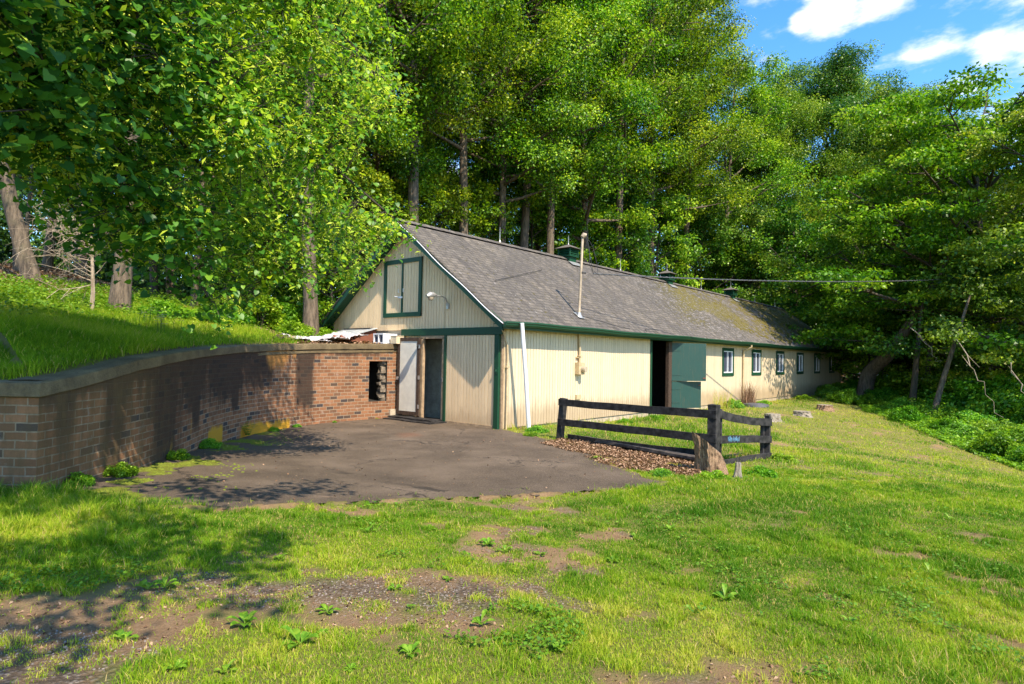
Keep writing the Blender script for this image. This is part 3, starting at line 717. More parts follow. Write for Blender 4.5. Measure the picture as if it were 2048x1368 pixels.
mb = MB(); rr = [(-.395, -.34+s*3.8, 2.47+SL*(-.04+s*3.8)-.03-.04*math.sin(math.pi*s*1.0)-.015*math.sin(s*14)) for s in np.linspace(0, 1, 30)]
mb.tube(rr, .011, 5); mb.build('drip_edge', M['white'], barn, True)
# gable trim: lintel, posts, strips
mb = MB(); mb.box(-.065, -.002, -.02, 3.6, 2.18, 2.36); mb.build('lintel', M['green'], barn, bevel=.004)
mb = MB(); mb.box(-.075, -.002, .06, .2, -.03, 2.178); mb.build('corner_post', M['green'], barn, bevel=.004)
mb = MB(); mb.box(-.085, -.06, .085, .15, 1.28, 1.42); mb.cyl((-.10, .12, 1.33), .02, .05, 8); mb.build('latch_plate', M['green'], barn)
sd = MB(); sg = MB(); e = np.linspace(.2, 1.82, 17)
siding([(a, c, [(.02, 2.17)]) for a, c in zip(e[:-1], e[1:])], 0, 'y', sd, sg, .1, .05)
sd.quad((-.002, .2, .02), (-.05, .2, .02), (-.05, 1.82, .02), (-.002, 1.82, .02)); sd.quad((-.05, 1.82, .02), (-.002, 1.82, .02), (-.002, 1.82, 2.17), (-.05, 1.82, 2.17))
sdo = sd.build('sliding_door', M['cream_gable'], barn); sg.build('grooves', M['groove'], sdo)
s2 = MB(); s2.box(-.062, -.045, .22, 1.8, 0.0, .07); s2.build('bottom_rail', M['tan_frame'], sdo)
mb = MB(); mb.box(-.075, -.004, 1.822, 1.90, .0, 2.178); mb.build('door_strip', M['green'], barn)
mb = MB(); mb.box(-.055, .03, 1.902, 1.985, .04, 2.13); mb.box(-.055, .03, 2.715, 2.80, .04, 2.13); mb.box(-.055, .03, 1.902, 2.80, 2.10, 2.178); mb.box(-.05, .06, 1.985, 2.715, .0, .05)
fr = mb.build('door_frame', M['tan_frame'], barn, bevel=.003)
mb = MB(); mb.box(-.07, -.055, 1.93, 1.955, 1.02, 1.13); mb.build('strike_plate', M['metal'], fr)
mb = MB(); mb.box(-.03, -.003, 3.55, 3.6, .0, 2.178); mb.build('door_strip', M['green'], barn)
# open entry door leaf, folded back
hx, hy = -.075, 2.78; ang = R(5); dx, dy = -math.sin(ang), math.cos(ang); wd = .80
def leafbox(mb, u0, u1, z0, z1, t0, t1):
    nx_, ny_ = -dy, dx
    P = lambda u, t_, z: (hx+dx*u+nx_*t_, hy+dy*u+ny_*t_, z)
    v = [P(u, t_, z) for z in (z0, z1) for t_ in (t0, t1) for u in (u0, u1)]
    mb.add(v, [(0, 1, 3, 2), (4, 6, 7, 5), (0, 4, 5, 1), (2, 3, 7, 6), (0, 2, 6, 4), (1, 5, 7, 3)])
ed = MB(); leafbox(ed, .085, wd-.085, .21, 2.04, .004, .03); edo = ed.build('entry_door', M['door_white'], barn)
ef = MB()
for a in ((0, .085, .11, 2.13), (wd-.085, wd, .11, 2.13), (.085, wd-.085, .11, .21), (.085, wd-.085, 2.04, 2.13)): leafbox(ef, a[0], a[1], a[2], a[3], 0, .045)
ef.build('door_border', M['brown_wood'], edo)
for z in (.35, 1.1, 1.9): ef = MB(); leafbox(ef, -.03, .03, z-.05, z+.05, .046, .055); ef.build('hinge', M['metal'], edo)
ef = MB(); leafbox(ef, wd-.06, wd+.01, 1.02, 1.1, .046, .07); ef.build('latch', M['metal'], edo)
# hay door
hd = MB(); e = np.linspace(2.95, 4.33, 13); hg = MB()
siding([(a, c, [(2.8, 4.15)]) for a, c in zip(e[:-1], e[1:])], 0, 'y', hd, hg, .1, .016)
hdo = hd.build('loft_door', M['cream_gable'], barn); hg.build('grooves', M['groove'], hdo)
hf = MB(); hf.box(-.045, -.001, 2.85, 2.96, 2.70, 4.25); hf.box(-.045, -.001, 4.32, 4.43, 2.70, 4.25); hf.box(-.047, -.001, 2.85, 4.43, 4.14, 4.255); hf.box(-.047, -.001, 2.85, 4.43, 2.695, 2.81); hf.box(-.04, -.001, 3.61, 3.67, 2.811, 4.139)
hf.build('door_border', M['green'], hdo)
la = MB(); la.tube([(-.05, 3.75, 3.22), (-.075, 3.78, 3.24), (-.075, 3.9, 3.25)], .012, 6); la.box(-.055, -.045, 3.6, 3.76, 3.2, 3.245)
for y_ in (3.74, 3.54): hn = MB(); hn.tube([(-.02, y_, 3.36), (-.08, y_, 3.36), (-.08, y_, 3.45)], .009, 6); hn.build('handle', M['white'], hdo, True)
la.build('latch', M['white'], hdo, True)
# gooseneck lamp
lm = MB(); lm.box(-.05, -.001, 1.80, 1.88, 2.84, 2.98); lm.tube([(-.04, 1.84, 2.9), (-.05, 1.84, 3.0), (-.10, 1.84, 3.09), (-.2, 1.84, 3.13), (-.45, 1.84, 3.14)], .018, 8)
lamp = lm.build('wall_lamp', M['metal'], barn, True)
lh = MB(); lh.tube([(-.42, 1.84, 3.15), (-.5, 1.84, 3.15), (-.62, 1.84, 3.13), (-.72, 1.84, 3.10)], [.03, .06, .085, .04], 12); lh.build('lamp_head', M['metal'], lamp, True)
lh = MB(); lh.tube([(-.6, 1.84, 3.08), (-.6, 1.84, 3.04), (-.6, 1.84, 3.0)], [.075, .07, .035], 12); lh.build('lamp_glass', M['dust_glass'], lamp, True)
# side wall fittings: corner conduit
cd_ = MB(); cd_.tube([(.10, -.06, 0), (.10, -.06, 1.75), (.09, -.055, 1.95), (.03, -.04, 2.1), (-.03, -.03, 2.25), (-.2, -.1, 2.38)], .022, 8); cd_.box(.05, .17, -.09, -.001, 1.42, 1.45)
c2_ = MB(); c2_.tube([(.03, -.02, 0), (.03, -.02, 2.1)], .014, 6); c2_.build('conduit', M['cream_pipe'], barn, True)
cd_.build('conduit', M['cream_pipe'], barn, True)
mt = MB(); mt.tube([(3.02, -.06, 1.56), (3.02, -.06, 1.76), (3.0, -.05, 2.4)], [.035, .035, .035], 10); mt.tube([(3.02, -.06, 1.72), (3.02, -.06, 1.75)], .06, 10); mt.box(2.9, 3.14, -.06, -.001, 1.68, 1.70)
mt.build('conduit', M['cream_pipe'], barn, True)
mt = MB(); mt.box(2.88, 3.14, -.14, -.001, 1.24, 1.56); mo_ = mt.build('meter_box', M['cream_pipe'], barn, bevel=.006)
mt = MB(); mt.tube([(3.03, -.14, 1.38), (3.03, -.26, 1.38)], [.085, .075], 16); mt.build('meter_dial', M['dust_glass'], mo_, True)
mt = MB(); mt.box(2.92, 3.12, -.05, -.001, .58, .70); mt.build('outlet_box', M['cream_pipe'], barn)
# service mast
ms = MB(); pts = [(3.28+.012*i, .17, 2.8+i*.22) for i in range(11)]; ms.tube(pts, .036, 10); ms.tube([(3.385, .17, 5.0), (3.42, .14, 5.06), (3.46, .08, 5.05)], [.06, .075, .05], 10)
mast = ms.build('service_mast', M['pole'], barn, True)
ms = MB(); ms.box(3.1, 3.5, -.02, .34, 0, .006)
fl = MB(); fl.add([(3.17, .06, 2.49+SL*.36+.008), (3.42, .06, 2.49+SL*.36+.008), (3.42, .29, 2.49+SL*.59+.008), (3.17, .29, 2.49+SL*.59+.008)], [(0, 1, 2, 3)]); fl.tube([(3.29, .17, 2.78), (3.29, .17, 2.92)], [.09, .045], 10); fl.build('flashing', M['metal'], mast)
wi = MB()
wi.tube([(3.44, .08, 5.0), (3.52, .02, 4.7), (3.5, 0, 4.3), (3.58, -.05, 4.05), (3.66, -.07, 4.0)], .008, 5)
wi.tube([(3.47, .08, 5.02), (3.66, .0, 4.75), (3.8, -.05, 4.3), (3.78, -.1, 4.02)], .008, 5)
wi.tube([(3.45, .08, 5.0), (3.6, .05, 4.5), (3.64, -.02, 4.1), (3.86, -.1, 3.97)], .008, 5)
wi.tube([(3.34, .14, 4.02), (3.45, .08, 4.02)], .03, 8)
wi.build('drop_wires', M['rubber'], mast, True)
for w_ in ([(3.35, .1, 2.82), (3.9, -.1, 2.72), (4.6, -.25, 2.6), (5.2, -.3, 2.56)], [(1.0, 1.2, 3.62), (4.2, 2.2, 4.36)], [(6.2, -.32, 2.51), (6.3, -.2, 2.6), (6.8, -.18, 2.62), (7.2, -.2, 2.6)]): wi = MB(); wi.tube(w_, .008, 5); wi.build('roof_wire', M['rubber'], barn, True)
# dutch door
df = MB(); df.box(7.02, 7.1, -.035, .03, -.05, 2.36); df.box(7.02, 8.53, -.037, .02, 2.3, 2.41); df.box(8.45, 8.53, -.033, .03, -.05, 2.3); dfo = df.build('dutch_door_frame', M['green'], barn, bevel=.003)
df = MB(); df.box(8.22, 8.445, -.05, .06, 0.02, 2.28); df.build('jamb_board', M['brown_wood'], dfo)
def swing(name, hinge, end, z0, z1, mat, border=True):
    h = np.array(hinge); e_ = np.array(end); d = e_-h; d /= np.linalg.norm(d); nrm = np.array([d[1], -d[0]])
    if nrm[1] > 0: nrm = -nrm
    mb = MB()
    c = [h, e_, e_-nrm*.04, h-nrm*.04]
    mb.add([(q[0], q[1], z) for z in (z0, z1) for q in c], [(3, 2, 1, 0), (4, 5, 6, 7), (0, 1, 5, 4), (1, 2, 6, 5), (2, 3, 7, 6), (3, 0, 4, 7)])
    o = mb.build(name, mat, barn, bevel=.003)
    w = np.linalg.norm(e_-h)
    for z in (z0+.2, z1-.25):
        mb = MB(); a = h+nrm*.006; b2 = h+d*.35+nrm*.006
        mb.beam((a[0], a[1], z), (b2[0], b2[1], z), .01, .04); mb.build('hinge', mat, o)
    # rusty worn spots and a bolt near the free edge
    mb = MB(); a = e_-d*.12+nrm*.012; b2 = e_-d*.02+nrm*.012
    mb.beam((a[0], a[1], z0+.1 if z0 > .5 else z1-.12), (b2[0], b2[1], z0+.1 if z0 > .5 else z1-.12), .02, .03); mb.build('bolt', M['rust'], o)
    return o
swing('upper_door', (8.46, -.03), (9.47, -.80), .98, 2.25, M['door_green'])
swing('lower_door', (8.46, -.05), (9.58, -.58), .06, .955, M['door_green'])
# windows
for i, (a, c) in enumerate(WIN):
    mb = MB(); mb.box(a, a+.12, -.03, .02, 1.09, 2.2); mb.box(c-.12, c, -.03, .02, 1.09, 2.2); mb.box(a+.12, c-.12, -.032, .02, 2.08, 2.2); mb.box(a+.12, c-.12, -.032, .02, 1.09, 1.21)
    w = mb.build('window', M['green'], barn)
    a2, c2 = a+.12, c-.12
    mb = MB(); mb.box(a2, a2+.02, -.015, .03, 1.21, 2.08); mb.box(c2-.035, c2, -.015, .03, 1.21, 2.08); mb.box(a2+.035, c2-.035, -.015, .03, 1.21, 1.25); mb.box(a2+.035, c2-.035, -.015, .03, 2.04, 2.08); mb.box((a2+c2)/2-.018, (a2+c2)/2+.018, -.013, .03, 1.25, 2.04)
    mb.build('window_frame', M['white'], w)
    mb = MB(); mb.quad((a2, .022, 1.21), (c2, .022, 1.21), (c2, .022, 2.08), (a2, .022, 2.08)); mb.build('pane', M['glass'], w)
    mb = MB(); vs = []; fs = []; q = 14
    for k in range(q+1):
        u_ = a2+.02+(c2-a2-.04)*k/q
        for z in (1.22, 2.07): vs.append((u_, .07+.02*math.sin(k*1.9), z))
    for k in range(q): fs.append((2*k, 2*k+2, 2*k+3, 2*k+1))
    mb.add(vs, fs); mb.build('curtain', M['curtain'], w)
# cream downspouts
for x in (15.05, 31.66):
    mb = MB(); mb.tube([(x, -.36, 2.36), (x, -.36, 2.28), (x-.03, -.22, 2.2), (x-.05, -.06, 2.13), (x-.05, -.05, 1.2), (x-.05, -.05, .05)], .04, 8); mb.build('downspout', M['cream_pipe'], barn, True)
# cupolas
for x in (7.33, 15.05, 22.7):
    q_ = .8; Y_ = 3.465; z1 = RZ+.06
    mb = MB(); mb.box(x-.2, x+.2, Y_-.2, Y_+.2, RZ-.25, z1); cu = mb.build('cupola', M['green'], barn)
    mb = MB(); h_ = .27; mb.box(x-h_, x+h_, Y_-h_, Y_+h_, z1, z1+.035); mb.box(x-.21, x+.21, Y_-.21, Y_+.21, z1+.035, z1+.3)
    for sx in (-1, 1):
        for sy in (-1, 1): mb.box(x+sx*.25-.02, x+sx*.25+.02, Y_+sy*.25-.02, Y_+sy*.25+.02, z1+.035, z1+.3)
    mb.build('cupola_frame', M['green'], cu)
    mb = MB()
    for k in range(4):
        z = z1+.05+k*.06
        mb.quad((x-.23, Y_-.265, z), (x+.23, Y_-.265, z), (x+.23, Y_-.22, z+.05), (x-.23, Y_-.22, z+.05)); mb.quad((x-.265, Y_+.23, z), (x-.265, Y_-.23, z), (x-.22, Y_-.23, z+.05), (x-.22, Y_+.23, z+.05))
    mb.build('louvres', M['green'], cu)
    mb = MB(); e_ = .36; z = z1+.3
    mb.add([(x-e_, Y_-e_, z), (x+e_, Y_-e_, z), (x+e_, Y_+e_, z), (x-e_, Y_+e_, z), (x-.14, Y_-.14, z+.11), (x+.14, Y_-.14, z+.11), (x+.14, Y_+.14, z+.11), (x-.14, Y_+.14, z+.11), (x, Y_, z+.17)],
           [(3, 2, 1, 0), (0, 1, 5, 4), (1, 2, 6, 5), (2, 3, 7, 6), (3, 0, 4, 7), (4, 5, 8), (5, 6, 8), (6, 7, 8), (7, 4, 8)])
    mb.build('cupola_roof', M['shingle'], cu)
    mb = MB(); mb.tube([(x, Y_, z+.15), (x, Y_, z+.22), (x, Y_, z+.5)], [.03, .012, .006], 6); mb.build('finial', M['metal'], cu)
    mb = MB(); mb.add([(x-.3, 3.03, RZ-.28), (x+.3, 3.03, RZ-.28), (x+.3, 3.25, RZ-.12), (x-.3, 3.25, RZ-.12)], [(0, 1, 2, 3)]); mb.build('flashing', M['metal'], cu)
for x in (3.65, 10.95, 18.8, 26.5, 30.2):
    mb = MB(); mb.tube([(x, 3.465, RZ), (x, 3.465, RZ+.5)], [.014, .006], 6); mb.tube([(x, 3.465, RZ+.03), (x, 3.465, RZ+.1)], [.04, .015], 6); mb.build('lightning_rod', M['metal'], barn)
mb = MB()
for s in np.linspace(-.6, .6, 6): mb.tube([(4.2+s*.3, 2.5+s*.1, 4.58+s*.08), (4.25+s*.3, 2.55+s*.1, 4.62+s*.08)], .005, 4)

# ------------------------------------------------------------------ retaining wall
rw = empty('retaining_wall', (-4.5, 2.5, 0), label='curved stained brick retaining wall with concrete coping beside the driveway', cat='wall')
rwo = np.array([-4.5, 2.5, 0.])
arc = np.concatenate([[0], np.cumsum(np.hypot(*np.diff(WC[:, :2], axis=0).T))]); AL = arc[-1]
# resample by arc length
def wpt(s):
    x = np.interp(s, arc, WC[:, 0]); y = np.interp(s, arc, WC[:, 1]); z = np.interp(s, arc, WC[:, 2]); return x, y, z
def wnorm(s):
    a = np.array(wpt(s-.05)[:2]); b_ = np.array(wpt(s+.05)[:2]); d = b_-a; d /= np.linalg.norm(d); return np.array([d[1], -d[0]])   # towards the driveway
HOLE = (AL-.98, AL-.42, .46, 1.50)
def wall_face():
    sv = sorted(set(list(np.round(np.arange(0, AL, .06), 3))+[AL, HOLE[0], HOLE[1]])); zv = sorted(set(list(np.round(np.arange(-.3, 1.9, .06), 3))+[HOLE[2], HOLE[3]]))
    V = []; UVs = []; idx = {}; F = []
    for i, s in enumerate(sv):
        x, y, zt = wpt(s)
        for j, z in enumerate(zv):
            idx[(i, j)] = len(V); zz = min(z, zt-.13); V.append((x, y, zz)); UVs.append((s, zz))
    for i in range(len(sv)-1):
        for j in range(len(zv)-1):
            sm, zm = (sv[i]+sv[i+1])/2, (zv[j]+zv[j+1])/2
            if HOLE[0] < sm < HOLE[1] and HOLE[2] < zm < HOLE[3]: continue
            if zv[j] >= wpt(sm)[2]-.13: continue
            F.append((idx[(i, j)], idx[(i+1, j)], idx[(i+1, j+1)], idx[(i, j+1)]))
    V = np.array(V)-rwo; UVs = np.array(UVs); s, z = UVs[:, 0], UVs[:, 1]; zt = np.array([wpt(q)[2] for q in s])
    dt = zt-z
    def bx(a, b_, w=.12): return ss(a-w, a+w, s)*(1-ss(b_-w, b_+w, s))
    n = fbm(s*2.2, z*.5, 91, 4)
    dark = .85*bx(3.3, 6.9, .5)*ss(1.5, .1, dt)*(.5+n)+.9*bx(3.75, 4.05, .1)*ss(1.45, .9, dt)+.9*bx(5.75, 6.0, .06)*ss(1.35, 1.0, dt)+.75*bx(8.15, 8.7, .12)*ss(.1, .7, z)+.6*bx(6.6, 7.4, .3)*ss(1.2, .3, dt)+.55*bx(9.2, 10.8, .5)*ss(.5, .1, dt)+.35*bx(2.0, 3.3, .4)+.4*bx(1.0, 1.4, .1)
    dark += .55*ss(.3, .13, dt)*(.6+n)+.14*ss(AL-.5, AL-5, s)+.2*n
    dark += .5*bx(5.0, 5.7, .2)*ss(1.2, .2, dt)+.4*bx(2.2, 2.9, .2)*n*1.5
    dark += .62*ss(.45, .8, vn(s*4.5, 0*s, 61))*ss(.15+1.5*vn(s*2.2, 0*s, 62)**2, .0, dt)+.30*ss(.5, .8, vn(s*9, 0*s, 63))*ss(1.2, .1, dt)+.12*ss(5, 1, s)  # final term puts near-end shade into the mask; the streaks are stains
    yel = 1.0*bx(4.6, 5.35, .04)*ss(.62, .3, z+.1*n)+1.05*bx(6.1, 8.0, .15)*ss(.55, .15, z+.15*n)+.8*bx(3.6, 3.68, .03)*ss(.9, .6, z)+.5*bx(1.0, 3.2, .4)*ss(.9, .3, z)*n*1.6+.4*bx(8.6, 11, .3)*ss(.25, .05, z)
    org = .9*bx(7.1, 7.9, .15)*ss(.9, .1, dt)+.7*bx(8.0, 8.15, .04)*ss(.7, .1, dt)+.35*bx(10, 11.4, .3)*ss(.8, .1, dt)
    olv = .9*ss(4.2, .2, s)+.25*ss(8, 4, s)
    C = np.clip(np.stack([dark, yel, org, olv], -1), 0, 1)
    return npmesh('brick_face', V, np.array(F), np.full(len(F), 4), vcol={'paint': C}, uv=UVs, smooth=False)
bf = link('brick_face', wall_face(), M['brick'], rw)
# return leg
V = []; UVs = []; F = []; nS = 24; zv = np.arange(-.5, 1.25, .06); zv = np.append(zv, 1.215)
zv = np.array(sorted(z for z in zv if z <= 1.216)); c0 = np.array([-8.97, -2.26])
for i in range(nS+1):
    s = 3.2*i/nS; x, y = c0+LEFTD*s
    for z in zv: V.append((x, y, z)); UVs.append((-s-.01, z))
k = len(zv)
for i in range(nS):
    for j in range(k-1): F.append((i*k+j, i*k+j+1, (i+1)*k+j+1, (i+1)*k+j))
V = np.array(V)-rwo; C = np.zeros((len(V), 4)); C[:, 0] = .35; C[:, 3] = .9
link('brick_end', npmesh('brick_end', V, np.array(F), np.full(len(F), 4), vcol={'paint': C}, uv=UVs), M['brick'], rw)
# coping: swept rounded section along the return and the curve
path = [tuple(p)+(1.343,) for p in RET[:-1]]+[tuple(wpt(s)) for s in np.arange(0, AL, .12)]+[tuple(wpt(AL))]
path = np.array(path); mb = MB(); sec = [(-.02, -.14), (-.035, -.13), (-.035, -.06), (-.03, -.012), (-.015, 0), (.17, .004), (.36, 0), (.375, -.02), (.375, -.2), (.02, -.2), (.02, -.14)]
nrm = []
for i in range(len(path)):
    a = path[i, :2]-path[max(i-1, 0), :2]; b_ = path[min(i+1, len(path)-1), :2]-path[i, :2]; a = a/max(np.linalg.norm(a), 1e-6); b_ = b_/max(np.linalg.norm(b_), 1e-6); d = a+b_; d /= np.linalg.norm(d); nv = np.array([-d[1], d[0]])
    if i == len(RET)-1: nv = nv*1.35
    nrm.append(nv)
vs = []; fs = []; n = len(sec)
for i, p_ in enumerate(path):
    wob = .008*(vn(i*.37, 3.3, 5)-.5)
    for (o_, z) in sec: vs.append((p_[0]+nrm[i][0]*(o_+wob)-rwo[0], p_[1]+nrm[i][1]*(o_+wob)-rwo[1], p_[2]+z+.012*(vn(i*.5, o_*5, 6)-.5)))
for i in range(len(path)-1):
    for k in range(n): j = (k+1) % n; fs.append((i*n+k, (i+1)*n+k, (i+1)*n+j, i*n+j))
fs.append(tuple(range(n))); fs.append(tuple(reversed(range((len(path)-1)*n, len(path)*n))))
mb.add(vs, fs); co = mb.build('coping', M['coping'], rw, True)
# second lip course under the coping at the barn end
mb = MB(); vs = []; fs = []; ssx = np.arange(AL-4.6, AL+.001, .1)
for i, s in enumerate(ssx):
    x, y, z = wpt(s); nv = wnorm(min(s, AL-.06)); f = min(1, i*.2)
    for (o_, dz) in ((.014*f, -.16), (.015*f, -.215), (.002, -.22), (-.02, -.16)): vs.append((x+nv[0]*o_-rwo[0], y+nv[1]*o_-rwo[1], z+dz))
for i in range(len(ssx)-1):
    for k in range(3): fs.append((i*4+k, i*4+k+1, (i+1)*4+k+1, (i+1)*4+k))
mb.add(vs, fs); mb.build('lip_course', M['coping'], rw)
# opening in the wall: recess coloured near-black for its shade, with broken jamb
a0 = np.array(wpt(HOLE[0])[:2]); a1 = np.array(wpt(HOLE[1])[:2]); nv = -wnorm((HOLE[0]+HOLE[1])/2); dpt = .8
mb = MB(); z0, z1 = HOLE[2], HOLE[3]
c = [a0, a1, a1+nv*dpt, a0+nv*dpt]; c = [(q[0]-rwo[0], q[1]-rwo[1]) for q in c]
mb.add([(q[0], q[1], z) for z in (z0, z1) for q in c], [(0, 1, 2, 3), (7, 6, 5, 4), (1, 5, 6, 2), (2, 6, 7, 3), (3, 7, 4, 0)])
mb.build('wall_recess', M['dark'], rw)
mb = MB(); td = (a1-a0)/np.linalg.norm(a1-a0)
for k in range(13):
    z = z0+k*.081; w = [.12, .16, .14, .17, .12, .15, .11, .16, .14, .15, .12, .14, .13][k]; q = a1-td*w/2+nv*(.12+.03*(k % 3))-rwo[:2]
    mb.beam((q[0]-td[0]*w/2, q[1]-td[1]*w/2, z+.04), (q[0]+td[0]*w/2, q[1]+td[1]*w/2, z+.04), .14, .086, jit=.014)
mb.build('broken_jamb', mat_simple('broken_masonry', (.19, .15, .11), .95, 0, .5, 14), rw)
mb = MB(); q = np.array(wpt(AL-.16)[:2])+wnorm(AL-.16)*.02-rwo[:2]; mb.beam((q[0]-.17, q[1], .11), (q[0]+.15, q[1], .11), .05, .24); mb.build('concrete_foot', M['concrete'], rw)

# ------------------------------------------------------------------ small things at the barn
o = MB(); o.tube([(.1, -.47, 2.44), (.3, -.45, 1.2), (.47, -.43, -.02)], .048, 12); o = o.build('drain_pipe', M['white'], None, True); tag(o, 'white plastic drain pipe leaning at the front corner of the barn', 'pipe')
mt_ = empty('door_mat', (-.3, 2.7, 0), label='black rubber threshold mats lying at the open entry door', cat='mat')
for (x0, x1, y0, y1, z0) in ((-.62, -.06, 1.75, 3.55, .012), (-.42, -.05, 1.95, 3.62, .048)):
    mb = MB(); vs = []; fs = []; q = 12
    for k in range(q+1):
        y = y0+(y1-y0)*k/q; w = .015*math.sin(k*.9)
        for (x, z) in ((x0+w, z0), (x0+w, z0+.03), (x1, z0+.034), (x1, z0)): vs.append((x+.3, y-2.7, z+.004*math.sin(k)))
    for k in range(q):
        for i in range(3): fs.append((k*4+i, k*4+i+1, k*4+5+i, k*4+4+i))
    fs += [(3, 2, 1, 0), (q*4, q*4+1, q*4+2, q*4+3)]
    mb.add(vs, fs); mb.build('mat_layer', M['black_fence'], mt_)
# hatch box
hb = empty('bulkhead_hatch', (-.6, 5.3, 1.95), label='rusty slant-lidded bulkhead hatch against the gable above the brick wall', cat='hatch')
def HB(v): return [(a+.6, b_-5.3, c-1.95) for a, b_, c in v]
mb = MB(); mb.add(HB([(-.01, 4.78, 1.8), (-1.25, 4.78, 1.8), (-1.25, 4.78, 2.02), (-.01, 4.78, 2.38), (-.01, 4.83, 1.8), (-1.25, 4.83, 1.8), (-1.25, 4.83, 2.02), (-.01, 4.83, 2.38)]), [(3, 2, 1, 0), (4, 5, 6, 7), (2, 3, 7, 6), (1, 2, 6, 5)]); mb.build('side_panel', M['rust'], hb)
mb = MB(); mb.add(HB([(-.01, 6.1, 1.8), (-1.25, 6.1, 1.8), (-1.25, 6.1, 2.02), (-.01, 6.1, 2.38), (-1.25, 4.83, 1.8), (-1.25, 4.83, 2.02)]), [(0, 1, 2, 3), (4, 5, 2, 1)]); mb.build('rear_panel', M['rust'], hb)
mb = MB(); mb.add(HB([(0-.01, 4.70, 2.40), (-1.32, 4.70, 2.03), (-1.32, 6.15, 2.03), (-.01, 6.15, 2.40), (0-.01, 4.70, 2.42), (-1.32, 4.70, 2.05), (-1.32, 6.15, 2.05), (-.01, 6.15, 2.42)]), [(0, 3, 2, 1), (4, 5, 6, 7), (0, 1, 5, 4), (1, 2, 6, 5)]); mb.build('lid', M['tarp_grey'], hb)
mb = MB(); mb.box(.45, .59, -.4, .85, .44, .47); mb.build('head_strip', M['rubber'], hb)
# torn tarp draped over the front of the hatch and the ground
def cloth(name, c, sx, sy, seed, mat, label, cat, amp=.1, base=None):
    nx_, ny_ = 36, 30; U, V_ = np.meshgrid(np.linspace(-1, 1, nx_), np.linspace(-1, 1, ny_))
    edge = 1+.22*(fbm(U*3+seed, V_*3, seed)-.5)*2
    X = c[0]+U*sx*edge; Y = c[1]+V_*sy*edge
    gz_ = base(X, Y); Z = gz_+.02+amp*np.abs(fbm(X*5, Y*5, seed+2, 4)-.5)*2+.04*fbm(X*14, Y*14, seed+4, 2)
    V3 = np.stack([X-c[0], Y-c[1], Z-c[2]], -1).reshape(-1, 3); i = np.arange((nx_-1)*(ny_-1)); r, q = i//(nx_-1), i % (nx_-1); a = r*nx_+q
    F = np.stack([a, a+1, a+1+nx_, a+nx_], 1)
    mu = ((U[:-1, :-1]**2+V_[:-1, :-1]**2) < 1.6+.5*fbm(U[:-1, :-1]*4, V_[:-1, :-1]*4, seed+9)).ravel() & (fbm(U[:-1, :-1]*4, V_[:-1, :-1]*4, seed+12) < .78).ravel()
    F = F[mu]; o = link(name, npmesh(name, V3, F, np.full(len(F), 4), smooth=True), mat, None, c); sm = o.modifiers.new('s', 'SOLIDIFY'); sm.thickness = .006
    return tag(o, label, cat)
def hatchbase(X, Y):
    lid = 2.06+(X+1.32)*.28; inl = (Y > 4.75) & (Y < 6.1) & (X > -1.3)
    return np.where(inl, lid, np.where(X > -1.32, np.minimum(lid, 2.12), 1.97+.02*(X+3)))
cloth('torn_tarp', (-1.45, 4.75, 2.0), .62, .75, 3, M['tarp'], 'torn white tarp crumpled over the low end of the rusty hatch', 'tarp', .13, hatchbase)
cloth('torn_tarp', (-2.3, 4.5, 1.98), .45, .5, 8, M['tarp'], 'ragged white tarp piece flat on the leaves behind the coping', 'tarp', .10, lambda X, Y: np.maximum(hh(X, Y), 1.94))
cloth('roofing_scrap', (-1.28, 4.35, 2.0), .3, .2, 15, M['rust'], 'brown rusty sheet scrap showing through the torn tarp', 'scrap', .2, lambda X, Y: hatchbase(X, Y)*0+2.0)
cloth('roofing_scrap', (-2.95, 4.15, 1.96), .4, .18, 18, M['brown_wood'], 'dark curled roofing scrap lying along the coping left of the tarp', 'scrap', .12, lambda X, Y: np.maximum(hh(X, Y), 1.93))
vw = empty('vinyl_window', (-.25, 4.05, 1.97), label='small white framed window propped against the gable on the coping', cat='window')
mb = MB(); 
for (y0, y1, z0, z1) in ((-.22, -.19, 0, .27), (.19, .22, 0, .27), (-.19, .19, 0, .035), (-.19, .19, .235, .27), (-.015, .015, .035, .235)): mb.box(-.22, -.17, y0, y1, z0, z1)
mb.box(-.17, .24, -.22, -.19, 0, .25); mb.box(-.17, .24, -.22, .22, .25, .268); mb.build('window_frame', M['white'], vw)
mb = MB(); mb.box(-.19, -.18, -.19, .19, .035, .235); mb.build('pane', M['glass'], vw)
mb = MB(); mb.box(-.14, .14, -.13, .13, 0, .2); mb.box(-.15, .15, -.14, .14, .2, .215); o = mb.build('utility_box', M['cream'], None, bevel=.012, loc=(-.16, 3.62, 1.965)); tag(o, 'small cream utility box on the coping right of the white window', 'box')

# overhead cable
p0 = np.array([3.62, -.06, 4.0]); p1 = at(2048, 527, 30); pe = p1+(p1-np.array([3.6, 0, 3.9]))*.45; pts = []
for k in range(61):
    u = k/60; q = p0+(pe-p0)*u; q = q-np.array([0, 0, 1.5*4*u*(1-u)*.42]); pts.append(q)
cb_ = MB(); cb_.tube(pts, .017, 6)
hel = [p_+.022*np.array([0, math.cos(i*2.2), math.sin(i*2.2)]) for i, p_ in enumerate([p0+(pe-p0)*u-np.array([0, 0, 1.5*4*u*(1-u)*.42]) for u in np.linspace(0, 1, 500)])]
cb_.tube(hel, .010, 4)
tag(cb_.build('power_cable', M['cable'], None, True), 'twisted grey power cable running from the roof mast to the right', 'cable')

